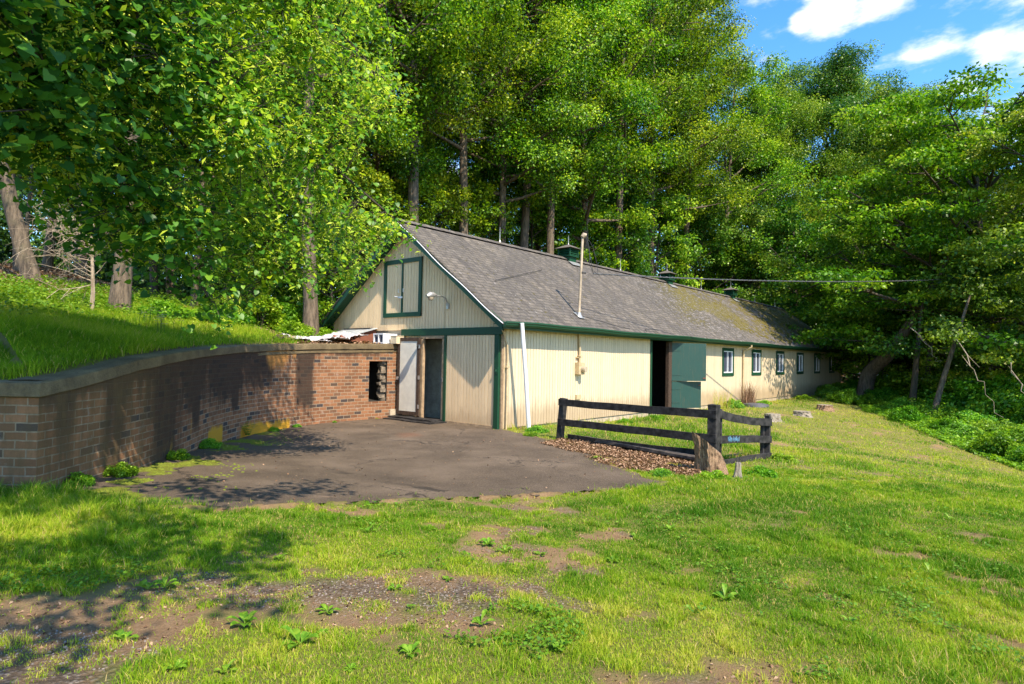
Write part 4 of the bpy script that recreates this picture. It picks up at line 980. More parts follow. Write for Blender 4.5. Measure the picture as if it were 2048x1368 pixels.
# ------------------------------------------------------------------ fence
fn = empty('rail_fence', (-.9, -4.6, 0), label='short black plank fence with sagging rails and a corner post', cat='fence')
fo = np.array([-.9, -4.6, 0.])
A = np.array([-.25, -1.83, 0.]); B = np.array([-.60, -5.22, -.06]); Cc = np.array([1.35, -5.45, -.14])
def post(p_, w, d, h, lean=(0, 0), parent=fn):
    mb = MB(); q = p_-fo; mb.beam((q[0], q[1], q[2]-.15), (q[0]+lean[0], q[1]+lean[1], q[2]+h), w, d, up=(1, 0, 0), jit=.004, seg=3); return mb.build('post', M['black_fence'], parent, bevel=.006)
post(A, .10, .15, .84, (.05, -.05)); post(B, .15, .17, 1.0, (0, 0)); post(Cc, .09, .07, .80, (0, 0)); post(Cc+np.array([-.10, .06, 0]), .06, .08, .72)
post(B+np.array([.22, -.02, 0]), .05, .05, .92)
def rail(p_, q, h=.13, w=.03, sag=.0):
    mb = MB(); p_ = np.array(p_)-fo; q = np.array(q)-fo; n_ = 8
    d = (q-p_); 
    vs = []; fs = []; a = np.cross(d/np.linalg.norm(d), (0, 0, 1)); a /= np.linalg.norm(a)
    for k in range(n_+1):
        u = k/n_; c = p_+d*u+np.array([0, 0, -sag*4*u*(1-u)+.004*math.sin(k*2.1+p_[2]*9)])
        for sa, sb in ((-1, -1), (1, -1), (1, 1), (-1, 1)): vs.append(c+a*sa*w/2+np.array([0, 0, sb*h/2]))
    for k in range(n_):
        for i in range(4): j = (i+1) % 4; fs.append((k*4+i, k*4+j, k*4+4+j, k*4+4+i))
    fs += [(3, 2, 1, 0), (n_*4, n_*4+1, n_*4+2, n_*4+3)]; mb.add(vs, fs); mb.build('rail', M['black_fence'], fn, bevel=.003)
f = np.array([-.09, 0, 0])
rail(A+f+(.04, .0, .76), B+f+(.0, -.08, .85), .135, .03, .01); rail(A+f+(.02, 0, .36), B+f+(0, -.08, .45), .135, .03, .0); 
rail(A+(.08, -.15, .04), B+(.06, .0, .16), .14, .03, .02)
g2 = np.array([0, -.06, 0])
rail(B+g2+(.1, 0, .84), Cc+g2+(.02, 0, .68), .135, .03, .035); rail(B+g2+(.1, 0, .42), Cc+g2+(.02, 0, .36), .13, .03, -.01); rail(B+g2+(.1, 0, -.0), Cc+g2+(.02, 0, .05), .14, .03, -.01)
mb = MB(); a_ = B+g2+np.array([.1, 0, .42])-fo; b2_ = Cc+g2+np.array([.02, 0, .36])-fo; d_ = b2_-a_
rq = np.random.RandomState(3)
for k in range(60):
    u = rq.uniform(.12, .34)**1; h_ = rq.uniform(.008, .04); c_ = a_+d_*u+np.array([-.004, -.0185, .01+rq.uniform(-.02, .02)]); mb.box(c_[0]-.008, c_[0]+.008, c_[1]-.0006*k/60-.001, c_[1], c_[2]-h_, c_[2]+h_)
mb.build('paint_smear', mat_simple('blue_grey_paint_smear', (.10, .22, .32), .6, 0, .5, 30), fn)
# fallen board under the fence
mb = MB(); mb.beam((-.05, -2.25, .06), (-.75, -5.05, .05), .2, .05, jit=.006, seg=6); tag(mb.build('fallen_board', M['old_board'], None, bevel=.004), 'dark worn board lying on the ground along the fence', 'board')

# ------------------------------------------------------------------ stumps
def stump(name, loc, r, h, tilt, seed, label, mats=('cut_wood', 'stump_top'), flare=1.5, taper=1.0, group=None, cut=0):
    rs = np.random.RandomState(seed); n_, m_ = 40, 18
    e_ = empty(name, loc, label=label, cat='stump', group=group)
    vs = []; fs = []
    for j in range(m_+1):
        u = j/m_
        for i in range(n_):
            a = 2*math.pi*i/n_
            rr_ = r*(1+(flare-1)*(1-u)**3)*(1-(1-taper)*u)
            rr_ *= 1+.20*(vn(math.cos(a)*2+seed, math.sin(a)*2+u*.9, seed)-.5)*2+.12*(vn(math.cos(a)*7, math.sin(a)*7+u*3.5, seed+3)-.5)*2+.06*(vn(math.cos(a)*15, math.sin(a)*15+u*10, seed+6)-.5)*2
            x = rr_*math.cos(a); y = rr_*math.sin(a)
            z = h*u-.06*(1-u)+((cut*.65*x-cut*.76*y)*u)+(.05*h*(vn(a*2, 1, seed+2)-.5) if u > .9 else 0)
            vs.append((x+tilt[0]*u*h, y+tilt[1]*u*h, z))
    for j in range(m_):
        for i in range(n_): k = (i+1) % n_; fs.append((j*n_+i, j*n_+k, (j+1)*n_+k, (j+1)*n_+i))
    mb = MB(); mb.add(vs, fs); mb.build('bark', M[mats[0]], e_, True)
    tp = vs[-n_:]; c = np.mean(tp, 0); mb = MB(); vv = [c-np.array([0, 0, .015])]; ff = []
    for q in (.35, .7, 1.0):
        for p_ in tp: vv.append(c+(np.array(p_)-c)*q*.995+np.array([0, 0, -.012*(1-q)+.012*rs.rand()*(q < 1)]))
    for i in range(n_): k = (i+1) % n_; ff.append((0, 1+i, 1+k)); ff.append((1+i, 1+n_+i, 1+n_+k, 1+k)); ff.append((1+n_+i, 1+2*n_+i, 1+2*n_+k, 1+n_+k))
    mb.add(vv, ff); mb.build('cut_face', M[mats[1]], e_, True); return e_
stump('tree_stump', (-1.35, -5.55, -.08), .2, .50, (-.18, .2), 4, 'tall split log stump leaning against the fence corner post', cut=-.75, flare=1.25, taper=.95)
stump('stump_stub', (-1.58, -5.98, -.06), .05, .26, (.05, 0), 9, 'small grey broken root stub in front of the leaning stump', ('stump_top', 'stump_top'), flare=2.2, taper=.8)
def gpt(x, y, dz=0): return (x, y, float(zgs(np.array([x]), np.array([y]))[0])+dz)
stump('tree_stump', gpt(9.7, -2.9), .21, .22, (.0, .0), 12, 'broken low stump just beyond the end post of the black fence', ('stump_top', 'stump_top'), flare=1.5)
stump('tree_stump', gpt(12.6, -3.0), .27, .17, (0, 0), 15, 'wide rotten low stump in the middle of the three lawn stumps', ('stump_top', 'stump_top'), flare=1.4)
stump('tree_stump', gpt(16.0, -2.9), .30, .22, (0, 0), 18, 'pinkish flat-cut stump farthest from the fence beside the weeds', ('cut_wood', 'stump_top'), flare=1.35)
mb = MB(); mb.cyl((0, 0, 0), .5, .10, 24, .47); mb.cyl((0, 0, .1), .35, .03, 24, .3); o = mb.build('well_cover', mat_simple('dark_grey_cover', (.09, .09, .1), .6), None, True, loc=gpt(14.5, -.75)); tag(o, 'round dark grey cover lying in the grass by the side wall', 'cover')

# ------------------------------------------------------------------ foliage builders
def quads_leaf(C, N, T, size, asp=.62, fold=.18, rs=None):
    """kite leaves: centre C, normal N, tip direction T"""
    k = len(C); T = T-N*np.sum(N*T, 1, keepdims=True); T /= np.linalg.norm(T, axis=1, keepdims=True)+1e-9
    S = np.cross(N, T); s = size[:, None]
    V = np.empty((k, 4, 3), np.float32)
    V[:, 0] = C-T*s*.5; V[:, 1] = C+S*s*asp*.5+N*s*fold-T*s*.06; V[:, 2] = C+T*s*.5; V[:, 3] = C-S*s*asp*.5+N*s*fold-T*s*.06
    return V.reshape(-1, 3), np.arange(4*k)
def rand_dirs(k, r): v = r.normal(size=(k, 3)); return v/np.linalg.norm(v, axis=1, keepdims=True)
def crown_mesh(name, clumps, radii, nper, size, seed, flat=.65, upb=.9, tint_base=None):
    r = np.random.default_rng(seed); n = len(clumps); idx = np.repeat(np.arange(n), nper); k = len(idx)
    d = rand_dirs(k, r); rad = r.uniform(0, 1, k)**.45
    off = d*rad[:, None]*radii[idx][:, None]; off[:, 2] *= flat
    off[:, 2] -= .10*np.abs(off[:, 0]*off[:, 0]+off[:, 1]*off[:, 1])/np.maximum(radii[idx], .1)
    C = clumps[idx]+off
    N = d*.5+np.array([-.1, -.35, upb*.75])+r.normal(size=(k, 3))*.6; N /= np.linalg.norm(N, axis=1, keepdims=True)
    T = d*1.0+r.normal(size=(k, 3))*.6+np.array([0, 0, -.3])
    V, F = quads_leaf(C, N, T, size*r.uniform(.65, 1.35, k))
    tb = (r.uniform(.25, .8, n) if tint_base is None else tint_base)[idx]
    tint = np.clip(tb+r.normal(0, .22, k), 0, 1)
    return npmesh(name, V, F, np.full(k, 4), fattr={'tint': tint})
def tree_variant(seed, H, tr, cb, Rc, nl, el0, el1, leaf, nper, mat, bark, lean=(0, 0), tm=.55, flat=.65, sub=6, clump=.62, fork=False, droop=0., topsharp=1.):
    r = np.random.RandomState(seed); mb = MB()
    # trunk
    tp = []; npt = 12
    wx, wy = r.uniform(-.25, .25, 2)
    for i in range(npt+1):
        u = i/npt; tp.append(np.array([lean[0]*u**1.2*H+wx*math.sin(u*5)*.6, lean[1]*u**1.2*H+wy*math.sin(u*4+1)*.6, H*.96*u-.4*(i == 0)]))
    trd = [tr*(1.35 if i == 0 else 1)*(1-.9*(i/npt))**.8+.01 for i in range(npt+1)]
    mb.tube(tp, trd, 10)
    def tpt(u): f_ = u*npt; i = min(int(f_), npt-1); return tp[i]+(tp[i+1]-tp[i])*(f_-i), tr*(1-.9*u)**.8+.01
    cl_ = []; rd_ = []
    for q in range(nl):
        u = cb+(1-cb)*(q+.5)/nl*.97; p_, rr_ = tpt(u); v = (u-cb)/(1-cb)
        env = (max(0., 1-abs((v-tm*.6)/(1-tm*.6 if v > tm*.6 else tm*.6+.25))**2.2))**.5*.92+.12*topsharp
        ln = Rc*env*r.uniform(.75, 1.15); az = q*2.39996+r.uniform(-.4, .4); el = R(el0+(el1-el0)*v+r.uniform(-10, 10))
        d = np.array([math.cos(az)*math.cos(el), math.sin(az)*math.cos(el), math.sin(el)]); pts = [p_]; c = p_.copy(); ns_ = 6
        for k in range(ns_):
            d = d+np.array([r.uniform(-.12, .12), r.uniform(-.12, .12), r.uniform(-.05, .1)-droop]); d /= np.linalg.norm(d); c = c+d*ln/ns_; pts.append(c.copy())
        r0 = min(rr_*.6, .03+ln*.022); mb.tube(pts, [r0*(1-.85*k/ns_)+.006 for k in range(ns_+1)], 6)
        for k in range(sub):
            w = .28+.72*(k+r.uniform(.2, .8))/sub; f_ = w*ns_; i = min(int(f_), ns_-1); b0 = pts[i]+(pts[i+1]-pts[i])*(f_-i)
            a2 = az+r.choice([-1, 1])*r.uniform(.4, 1.3); e2 = r.uniform(-.15, .7)-droop*2; l2 = ln*.36*r.uniform(.6, 1.2)*(1.25-w*.5)
            d2 = np.array([math.cos(a2)*math.cos(e2), math.sin(a2)*math.cos(e2), math.sin(e2)]); b1 = b0+d2*l2*.5; b2 = b0+d2*l2+np.array([0, 0, -droop*l2])
            mb.tube([b0, b1, b2], [.022+.004*ln, .014, .006], 4, False)
            cl_.append(b2); rd_.append(clump*r.uniform(.7, 1.3)); cl_.append(b1+r.uniform(-.25, .25, 3)); rd_.append(clump*r.uniform(.55, 1.0))
        cl_.append(pts[-1]); rd_.append(clump*1.1)
    for k in range(6): cl_.append(tp[-1]+r.uniform(-.6, .6, 3)); rd_.append(clump*r.uniform(.8, 1.2))
    cl_ = np.array(cl_); rd_ = np.array(rd_)
    n_ = np.maximum(20, (nper*(rd_/clump)**2)).astype(int)
    v = np.array(cl_)[:, 2]
    tbase = np.clip(r.uniform(.02, .8, len(cl_))+.12*(v-v.min())/(v.max()-v.min()), 0, 1)
    cm = crown_mesh('crown', cl_, rd_, n_, leaf, seed, flat, tint_base=tbase); cm.materials.append(mat)
    tmh = bpy.data.meshes.new('trunk'); tmh.from_pydata(mb.v, [], mb.f); tmh.polygons.foreach_set('use_smooth', np.ones(len(tmh.polygons), bool)); tmh.materials.append(bark); tmh.update()
    return tmh, cm
def put_tree(var, name, x, y, z, s, rz, label, cat='tree', group=None, sz=None, crown_ok=True):
    e_ = empty(name, (x, y, z), rz, label, cat, group); e_.scale = (s, s, sz if sz else s)
    link('trunk', var[0], None, e_)
    if crown_ok: link('crown', var[1], None, e_)
    return e_
LW, LD, LN = M['leaf_wood'], M['leaf_dark'], M['leaf_near']
TV = [tree_variant(101, 24, .22, .30, 4.6, 34, 5, 55, .13, 160, LW, M['bark'], sub=6, clump=.85),
      tree_variant(102, 26, .25, .36, 4.4, 34, 0, 60, .13, 160, LW, M['bark'], lean=(.03, .0), sub=6, clump=.85),
      tree_variant(103, 21, .19, .24, 4.2, 32, 10, 50, .13, 150, LW, M['bark'], lean=(-.02, .03), sub=6, clump=.8),
      tree_variant(104, 28, .42, .22, 8.5, 40, 25, 75, .18, 330, LD, M['bark_dark'], tm=.75, sub=8, clump=1.45),
      tree_variant(105, 13, .26, .10, 6.2, 34, 10, 60, .15, 140, LN, M['bark_dark'], tm=.6, flat=.33, sub=8, clump=.8, droop=.05),
      tree_variant(106, 8, .09, .10, 2.6, 22, 10, 60, .15, 80, LW, M['bark_dark'], sub=5, clump=.55),
      tree_variant(107, 10, .13, .12, 3.4, 26, 0, 60, .16, 95, LD, M['bark_dark'], sub=5, clump=.65)]
def zat(x, y):
    X, Y = np.array([x]), np.array([y])
    return float(hh(X, Y)[0]) if bool(pip(X, Y, HILLPOLY)[0]) else float(gh(X, Y)[0])
ORD = ['first', 'second', 'third', 'fourth', 'fifth', 'sixth', 'seventh', 'eighth', 'ninth', 'tenth', 'eleventh', 'twelfth', 'thirteenth', 'fourteenth', 'fifteenth', 'sixteenth', 'seventeenth', 'eighteenth', 'nineteenth', 'twentieth', 'twenty-first', 'twenty-second', 'twenty-third', 'twenty-fourth']
def row(L_, name, fmt, cat, group, rs):
    for i, (px, D, v, s, *rest) in enumerate(L_):
        x, y = floor_at(px, D); put_tree(TV[v], name, x, y, zat(x, y)-.15, s, rs.uniform(0, 6.28), fmt.format(ORD[i]), cat, group, rest[0] if rest else None)
rs = np.random.RandomState(3)
row([(690, 24, 2, 1.0), (742, 25.5, 0, .95), (828, 25, 1, 1.05), (925, 29.5, 1, 1.0), (1000, 31, 0, 1.0), (1040, 33, 1, 1.05), (1098, 33.5, 0, 1.1), (1165, 36.5, 2, 1.25), (1235, 39, 1, 1.15), (1300, 43, 0, 1.25), (1370, 45, 1, 1.12), (1440, 50, 2, 1.25)],
    'woodland_tree', 'tall slender tree directly behind the barn roof, {} from the left', 'tree', 'tall trees in the front row behind the barn', rs)
row([(640, 31, 0, 1.1), (760, 34, 1, 1.05), (850, 38, 2, 1.2), (960, 40, 0, 1.2), (1070, 43, 1, 1.2), (1150, 46, 2, 1.5), (1260, 50, 0, 1.4), (1340, 55, 1, 1.35)],
    'woodland_tree', 'taller tree in the second row of woodland behind the barn, {} from the left', 'tree', 'trees in the second row behind the barn', rs)
row([(1545, 57, 3, .88), (1660, 62, 3, 1.08), (1790, 58, 3, .9), (1900, 52, 3, .66), (2060, 50, 3, .62)],
    'broad_dark_tree', 'broad dark green tree against the sky beyond the barn end, {} from the left', 'tree', 'dark trees beyond the far end of the barn', rs)
row([(1500, 47, 6, 1.2), (1590, 44, 6, 1.15), (1660, 46, 5, 1.5), (1730, 42, 6, 1.2), (1800, 44, 6, 1.2), (1890, 40, 6, 1.2), (1970, 36, 5, 1.4), (2070, 32, 6, 1.1), (1745, 36, 5, .9), (1850, 32, 5, .95), (1930, 30, 5, 1.0), (2000, 26, 6, .7)],
    'understory_tree', 'small dark understory tree in the wood right of the barn, {} of the band', 'tree', 'understory trees right of the barn', rs)
row([(655, 19, 5, .55), (700, 22, 5, .8), (775, 26, 5, .9), (870, 29, 5, .95), (960, 32, 5, 1.0), (1060, 35, 5, 1.1), (1140, 38, 5, 1.1), (1220, 41, 6, 1.0), (1310, 44, 5, 1.3), (1400, 47, 6, 1.1), (1470, 50, 5, 1.4), (580, 22, 5, .7), (500, 20, 5, .55)],
    'sapling', 'bright green sapling among the trunks behind the barn, {} of the row', 'sapling', 'saplings behind the barn', rs)
# trees to the right, in front of the barn's far end
x, y = floor_at(1960, 29); put_tree(TV[4], 'spreading_tree', x, y, zat(x, y)-.2, 1.2, 1.0, 'large spreading tree with layered bright foliage at right beyond the lawn', sz=1.12)
x, y = floor_at(1835, 33); put_tree(TV[4], 'spreading_tree', x, y, zat(x, y)-.2, .98, 3.6, 'lower spreading tree with layered leaves nearest the far barn corner')
x, y = floor_at(2230, 23); put_tree(TV[4], 'spreading_tree', x, y, zat(x, y)-.2, .92, 5.1, 'spreading tree cut by the right frame edge above the weeds')
if 0: x, y = floor_at(2250, 16.5); put_tree(TV[4], 'spreading_tree', x, y, zat(x, y)-.2, .85, 2.2, 'outermost spreading tree shading the right side of the lawn')
# leaning trunk and slim bare trunks on the right
def limb(name, pts, rad, label, mat='bark', cat='tree', twigs=0, seed=0):
    o = MB(); pts = [np.array(p_) for p_ in pts]; q = catmull(pts, 6); rr_ = np.interp(np.linspace(0, 1, len(q)), np.linspace(0, 1, len(rad)), rad)
    o.tube(q, list(rr_), 9); e_ = empty(name, tuple(pts[0]), label=label, cat=cat); o.v = [(a-pts[0][0], b_-pts[0][1], c-pts[0][2]) for a, b_, c in o.v]
    o.build('trunk', M[mat], e_, True); return e_, q
b0 = floor_at(1728, 31); z0 = zat(*b0)
e_, q = limb('leaning_tree', [(b0[0], b0[1], z0-.2), at(1738, 748, 31), at(1775, 712, 30), at(1805, 670, 29.5), at(1850, 600, 29), at(1905, 500, 28)], [.42, .36, .30, .24, .18, .08], 'thick mossy leaning trunk just right of the barn corner', 'bark')
lf = crown_mesh('crown', np.array([np.array(at(p_[0], p_[1], 28.5+p_[2]))-np.array((b0[0], b0[1], z0-.2)) for p_ in ((1900, 500, 0), (1850, 540, 1), (1960, 470, 0), (1880, 440, -1), (1940, 540, 1), (1820, 560, .5), (1790, 600, 1.), (2000, 520, -1))]), np.full(8, 1.3), np.full(8, 420), .18, 55, .4); lf.materials.append(LN); link('crown', lf, None, e_)
for i, (pa, pb, D, r_, lb) in enumerate((((1860, 818), (1905, 700), 24, .10, 'slim pale trunk leaning right at the edge of the lawn weeds'), ((1822, 800), (1835, 700), 27, .13, 'straight dark trunk left of the slim pale leaning one'), ((1845, 805), (1862, 690), 29, .12, 'dark trunk immediately behind the slim pale leaning one'), ((1768, 790), (1772, 700), 33, .15, 'short dark trunk between the leaning trunk and the weeds'))):
    g0 = floor_at(pa[0], D); zz = zat(*g0); t0 = at(pb[0], pb[1], D)
    e_, q = limb('bare_trunk', [(g0[0], g0[1], zz-.3), ((g0[0]+t0[0])/2+.1, (g0[1]+t0[1])/2, (zz+t0[2])/2), t0, t0+(t0-np.array([g0[0], g0[1], zz]))*.8], [r_*1.3, r_, r_*.8, r_*.35], lb, 'bark' if i == 0 else 'bark_dark')
    o = crown_mesh('crown', (np.array([t0+(t0-np.array([g0[0], g0[1], zz]))*.8]*5)+np.random.RandomState(i).normal(0, .9, (5, 3)))-np.array([g0[0], g0[1], zz-.3]), np.full(5, 1.1), np.full(5, 260), .16, 70+i, .5); o.materials.append(LD); link('crown', o, None, e_)
for i, (ps_, D, lb) in enumerate(([(((1920, 690), (1950, 740), (1975, 790), (2005, 830))), 19, 'pale bare dead branch drooping in front of the right wood'], [((2020, 720), (2040, 770), (2060, 800), (2080, 820)), 17, 'second pale dead branch hanging at the right frame edge'], [((1830, 655), (1850, 690), (1870, 715), (1878, 727)), 24, 'thin broken dead branch hanging from the leaning tree'])):
    pts = [at(a, b_, D) for a, b_ in ps_]; mb = MB(); pts = [p_+np.random.RandomState(i*9+j_).normal(0, .07, 3) for j_, p_ in enumerate(catmull(pts, 3))]; mb.tube(pts, list(np.linspace(.014, .004, len(pts))), 6); mb.tube([pts[1], pts[1]+np.array([.2, -.3, -.4])], [.008, .003], 4); mb.tube([pts[2], pts[2]+np.array([-.2, .2, .35])], [.012, .004], 4)
    tag(mb.build('dead_branch', M['bark_pale'], None, True), lb, 'branch')

# left wood: single trunks on the bank ------------------------------------
def bank_tree(px, D, v, s, rz, label, sz=None, name='bank_tree'):
    x, y = floor_at(px, D); return put_tree(TV[v], name, x, y, zat(x, y)-.1, s, rz, label, 'tree', None, sz)
def straight_tree(px, D, r_, H, lean, label, seed, nclump=14, mat='bark', crownz=.55, name='bank_tree', rad=2.6):
    x, y = floor_at(px, D); z = zat(x, y)-.15; e_ = empty(name, (x, y, z), label=label, cat='tree'); rs_ = np.random.RandomState(seed)
    pts = [np.array([lean[0]*u*H+.12*math.sin(u*7+seed), lean[1]*u*H+.1*math.sin(u*5), u*H]) for u in np.linspace(0, 1, 14)]
    mb = MB(); n_ = 14
    rad_ = [r_*(1+.55*math.exp(-u*H/.25))*(1-.75*u) for u in np.linspace(0, 1, 14)]
    mb.tube(pts[:1]+[pts[0]+(pts[1]-pts[0])*.25]+pts[1:], [rad_[0], r_*1.12]+rad_[1:], 12)
    cl_ = []
    for k in range(nclump):
        u = crownz+(1-crownz)*(k+.5)/nclump; p_ = pts[int(u*13)]; a = k*2.4; ln = rad*rs_.uniform(.5, 1.1); q = p_+np.array([math.cos(a)*ln, math.sin(a)*ln, ln*.35])
        mb.tube([p_, (p_+q)/2+np.array([0, 0, .1]), q], [r_*.3, r_*.18, .01], 5, False)
        for w in (.5, .75, 1.): cl_.append(p_+(q-p_)*w+rs_.uniform(-.4, .4, 3))
    mb.build('trunk', M[mat], e_, True)
    cm = crown_mesh('crown', np.array(cl_), np.full(len(cl_), .85), np.full(len(cl_), 110), .16, seed, .6); cm.materials.append(LW); link('crown', cm, None, e_); return e_
straight_tree(240, 13.2, .20, 13, (0, 0), 'stout brown trunk at left rising from the sunlit weeds', 31, 22)
straight_tree(614, 17.0, .21, 14, (0, 0), 'grey trunk just left of the green rake board', 33, 22)
straight_tree(72, 15.0, .19, 13, (-.2, .1), 'thick bare trunk leaning left at the far left edge', 35, 10)
for i, (px, D, r_, ln, lb) in enumerate(((22, 18, .09, (0, 0), 'thin stick-like tree behind the thick leaning trunk'), (160, 22, .2, (0, 0), 'dark trunk behind the bare dead sapling'), (52, 19, .07, (.02, 0), 'thin pale stem right of the leaning trunk'), (391, 21, .13, (.0, 0), 'grey slim trunk in the middle of the left wood'), (411, 23, .10, (.02, .0), 'slim trunk paired right of the middle grey one'), (497, 22, .15, (.01, 0), 'mossy trunk halfway between middle pair and rake board'), (302, 25, .17, (0, 0), 'dark trunk just right of the stout brown one'), (560, 27, .2, (0, 0), 'dim trunk deep in the wood left of the grey trunk'), (660, 25, .2, (0, 0), 'trunk rising behind the lower left roof edge'), (95, 28, .22, (0, 0), 'far dark trunk deep in the left wood'), (230, 33, .25, (0, 0), 'farthest trunk straight behind the stout brown one'), (450, 32, .25, (0, 0), 'far trunk deep behind the mossy one'), (-60, 22, .25, (0, 0), 'trunk just outside the left frame edge'), (340, 38, .28, (0, 0), 'large trunk on the hill crest of left wood'), (620, 38, .28, (0, 0), 'large trunk on the crest behind the grey trunk'))):
    straight_tree(px, D, r_, 12+i % 4*1.5, ln, lb, 40+i, 22, 'bark' if i % 2 else 'bark_dark', .36, 'woodland_tree', 3.6)
# small hillside shrubs ---------------------------------------------------
def bush_mesh(seed, n, Rr, Hh, leaf, nper, mat, flat=.7, cl=.3):
    r = np.random.default_rng(seed); c = rand_dirs(n, r)*(r.uniform(.3, 1, n)**.5)[:, None]*np.array([Rr, Rr, Hh]); c[:, 2] = np.abs(c[:, 2])+.1*Hh
    cm = crown_mesh('foliage', c, np.full(n, cl), np.full(n, nper), leaf, seed, flat); cm.materials.append(mat)
    mb = MB()
    for q in c[::3]: mb.tube([(q[0]*.15, q[1]*.15, -.1), (q[0]*.5, q[1]*.5, q[2]*.6), tuple(q)], [.018, .012, .005], 4, False)
    sm = bpy.data.meshes.new('stem'); sm.from_pydata(mb.v, [], mb.f); sm.materials.append(M['bark_dark']); sm.update()
    return sm, cm
BV = [bush_mesh(1, 46, 1.1, .9, .11, 120, M['shrub'], cl=.32), bush_mesh(2, 60, 1.5, 1.3, .12, 120, M['shrub'], cl=.38), bush_mesh(3, 26, .6, .45, .085, 110, M['shrub'], cl=.22), bush_mesh(4, 30, .8, 1.1, .12, 110, LN, cl=.3)]
def put_bush(v, name, x, y, s, rz, label, cat, group=None, dz=0, sz=None):
    e_ = empty(name, (x, y, zat(x, y)+dz), rz, label, cat, group); e_.scale = (s, s, sz or s); link('stem', BV[v][0], None, e_); link('foliage', BV[v][1], None, e_); return e_
rs = np.random.RandomState(8)
EDGE = [(1665, 31, 0), (1690, 28, 0), (1700, 33, 1), (1735, 28, 0), (1745, 25, 2), (1765, 30, 1), (1795, 26, 0), (1812, 22.5, 0), (1830, 28, 1), (1850, 22, 2), (1862, 24.5, 1), (1890, 20.5, 0), (1905, 24, 3), (1925, 19, 0), (1945, 21.5, 1), (1962, 17.5, 2), (1985, 18.8, 1), (2005, 16.5, 0), (2025, 18.8, 3), (2048, 16, 1), (2080, 15, 1), (2100, 18, 3), (2150, 14, 1), (2040, 21.5, 1)]
for i, (px, D, v) in enumerate(EDGE):
    x, y = floor_at(px, D); put_bush(v, 'shrub', x, y, rs.uniform(.42, .68), rs.uniform(0, 6), 'leafy shrub in the weedy strip along the right lawn edge, %s from the barn' % ORD[i], 'shrub', 'shrubs along the right lawn edge')
BACK = [(1780, 34), (1830, 31), (1880, 29), (1930, 27), (1975, 25), (2020, 24), (2060, 22), (2110, 21), (1855, 34), (1950, 31), (2030, 28), (2100, 26), (1900, 37), (2000, 34), (2080, 31)]
for i, (px, D) in enumerate(BACK):
    x, y = floor_at(px, D); put_bush(1, 'shrub', x, y, rs.uniform(1.0, 1.45), rs.uniform(0, 6), 'taller shrub filling the shade under the right trees, %s of the back row' % ORD[i], 'shrub', 'shrubs under the right trees')
LB = [(330, 13.5, 2), (420, 14.5, 2), (470, 15.5, 2), (520, 16.5, 3), (560, 17.5, 0), (590, 16.0, 2), (650, 17.3, 2), (676, 19, 0), (560, 20, 1), (645, 21, 1), (700, 25, 1), (745, 24, 1), (850, 28, 1), (930, 31, 1), (1010, 33, 1)]
for i, (px, D, v) in enumerate(LB):
    x, y = floor_at(px, D); put_bush(v, 'shrub', x, y, rs.uniform(.6, .85), rs.uniform(0, 6), 'leafy shrub on the bank left of and behind the barn, %s from the left' % ORD[i], 'shrub', 'shrubs on the bank by the barn')

# far wood mass -------------------------------------------------------------
r = np.random.default_rng(77); n = 1500; px = r.uniform(-500, 2600, n); D = r.uniform(58, 95, n)
P_ = np.array([floor_at(a, d) for a, d in zip(px, D)]); hz = r.uniform(0, 1, n)**1.2
topz = np.where(px < 600, 20, np.where(px < 1500, 21, 12))*(D/75)
zz = 1+hz*topz+np.array([max(0., zat(a_, b_)) for a_, b_ in P_])*.9; cm = crown_mesh('distant_woodland', np.stack([P_[:, 0], P_[:, 1], zz], 1), r.uniform(1.8, 3.4, n), np.full(n, 170), .5, 78, .8); cm.materials.append(LD)
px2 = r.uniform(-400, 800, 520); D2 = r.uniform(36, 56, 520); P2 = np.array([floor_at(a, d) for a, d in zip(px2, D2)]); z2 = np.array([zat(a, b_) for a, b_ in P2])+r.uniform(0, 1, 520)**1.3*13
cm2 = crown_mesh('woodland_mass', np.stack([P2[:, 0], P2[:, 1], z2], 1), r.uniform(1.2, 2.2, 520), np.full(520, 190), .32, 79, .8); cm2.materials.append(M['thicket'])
tag(link('woodland_mass', cm2), 'shade-toned thicket on the hill crest behind the left trunks', 'thicket', kind='stuff')
tag(link('distant_woodland', cm), 'dark far woodland closing the gaps between trees', 'woodland', kind='stuff')

# ------------------------------------------------------------------ linden, upper left
lin = empty('linden_tree', (-12.4, -.6, 1.0), label='flowering linden with large dark leaves overhanging the upper left', cat='tree')
LO = np.array([-12.4, -.6, 1.0])
poly = [(-500, -500), (560, -500), (720, -260), (770, -60), (705, 10), (690, 90), (770, 130), (812, 185), (745, 225), (725, 300), (690, 370), (705, 415), (800, 425), (815, 470), (760, 505), (735, 545), (690, 560), (620, 575), (560, 560), (520, 545), (470, 620), (430, 640), (400, 585), (330, 560), (290, 520), (240, 530), (215, 480), (170, 480), (120, 420), (70, 330), (0, 300), (-200, 330), (-500, 420)]
r = np.random.default_rng(5)
def near_D(px, py): return 4.0+3.6*np.clip((px-60)/740, -.2, 1.1)+1.2*np.clip((py-250)/400, 0, 1)-.5*np.clip((200-py)/300, 0, 1)
SP = []
while len(SP) < 2750:
    a, b_ = r.uniform(-420, 830), r.uniform(-420, 650)
    if not pip(np.array([a]), np.array([b_]), poly)[0]: continue
    th = r.uniform(0, 1)**1.5
    d = near_D(a, b_)+.2+th*3.0+.8*(vn(a/90, b_/90, 3)-.5)
    q = at(a, b_, d)
    if q[2] < 1.9 and th < .5: pass
    SP.append((q, a, b_, th))
hub = np.array([-11.9, -.9, 5.6])
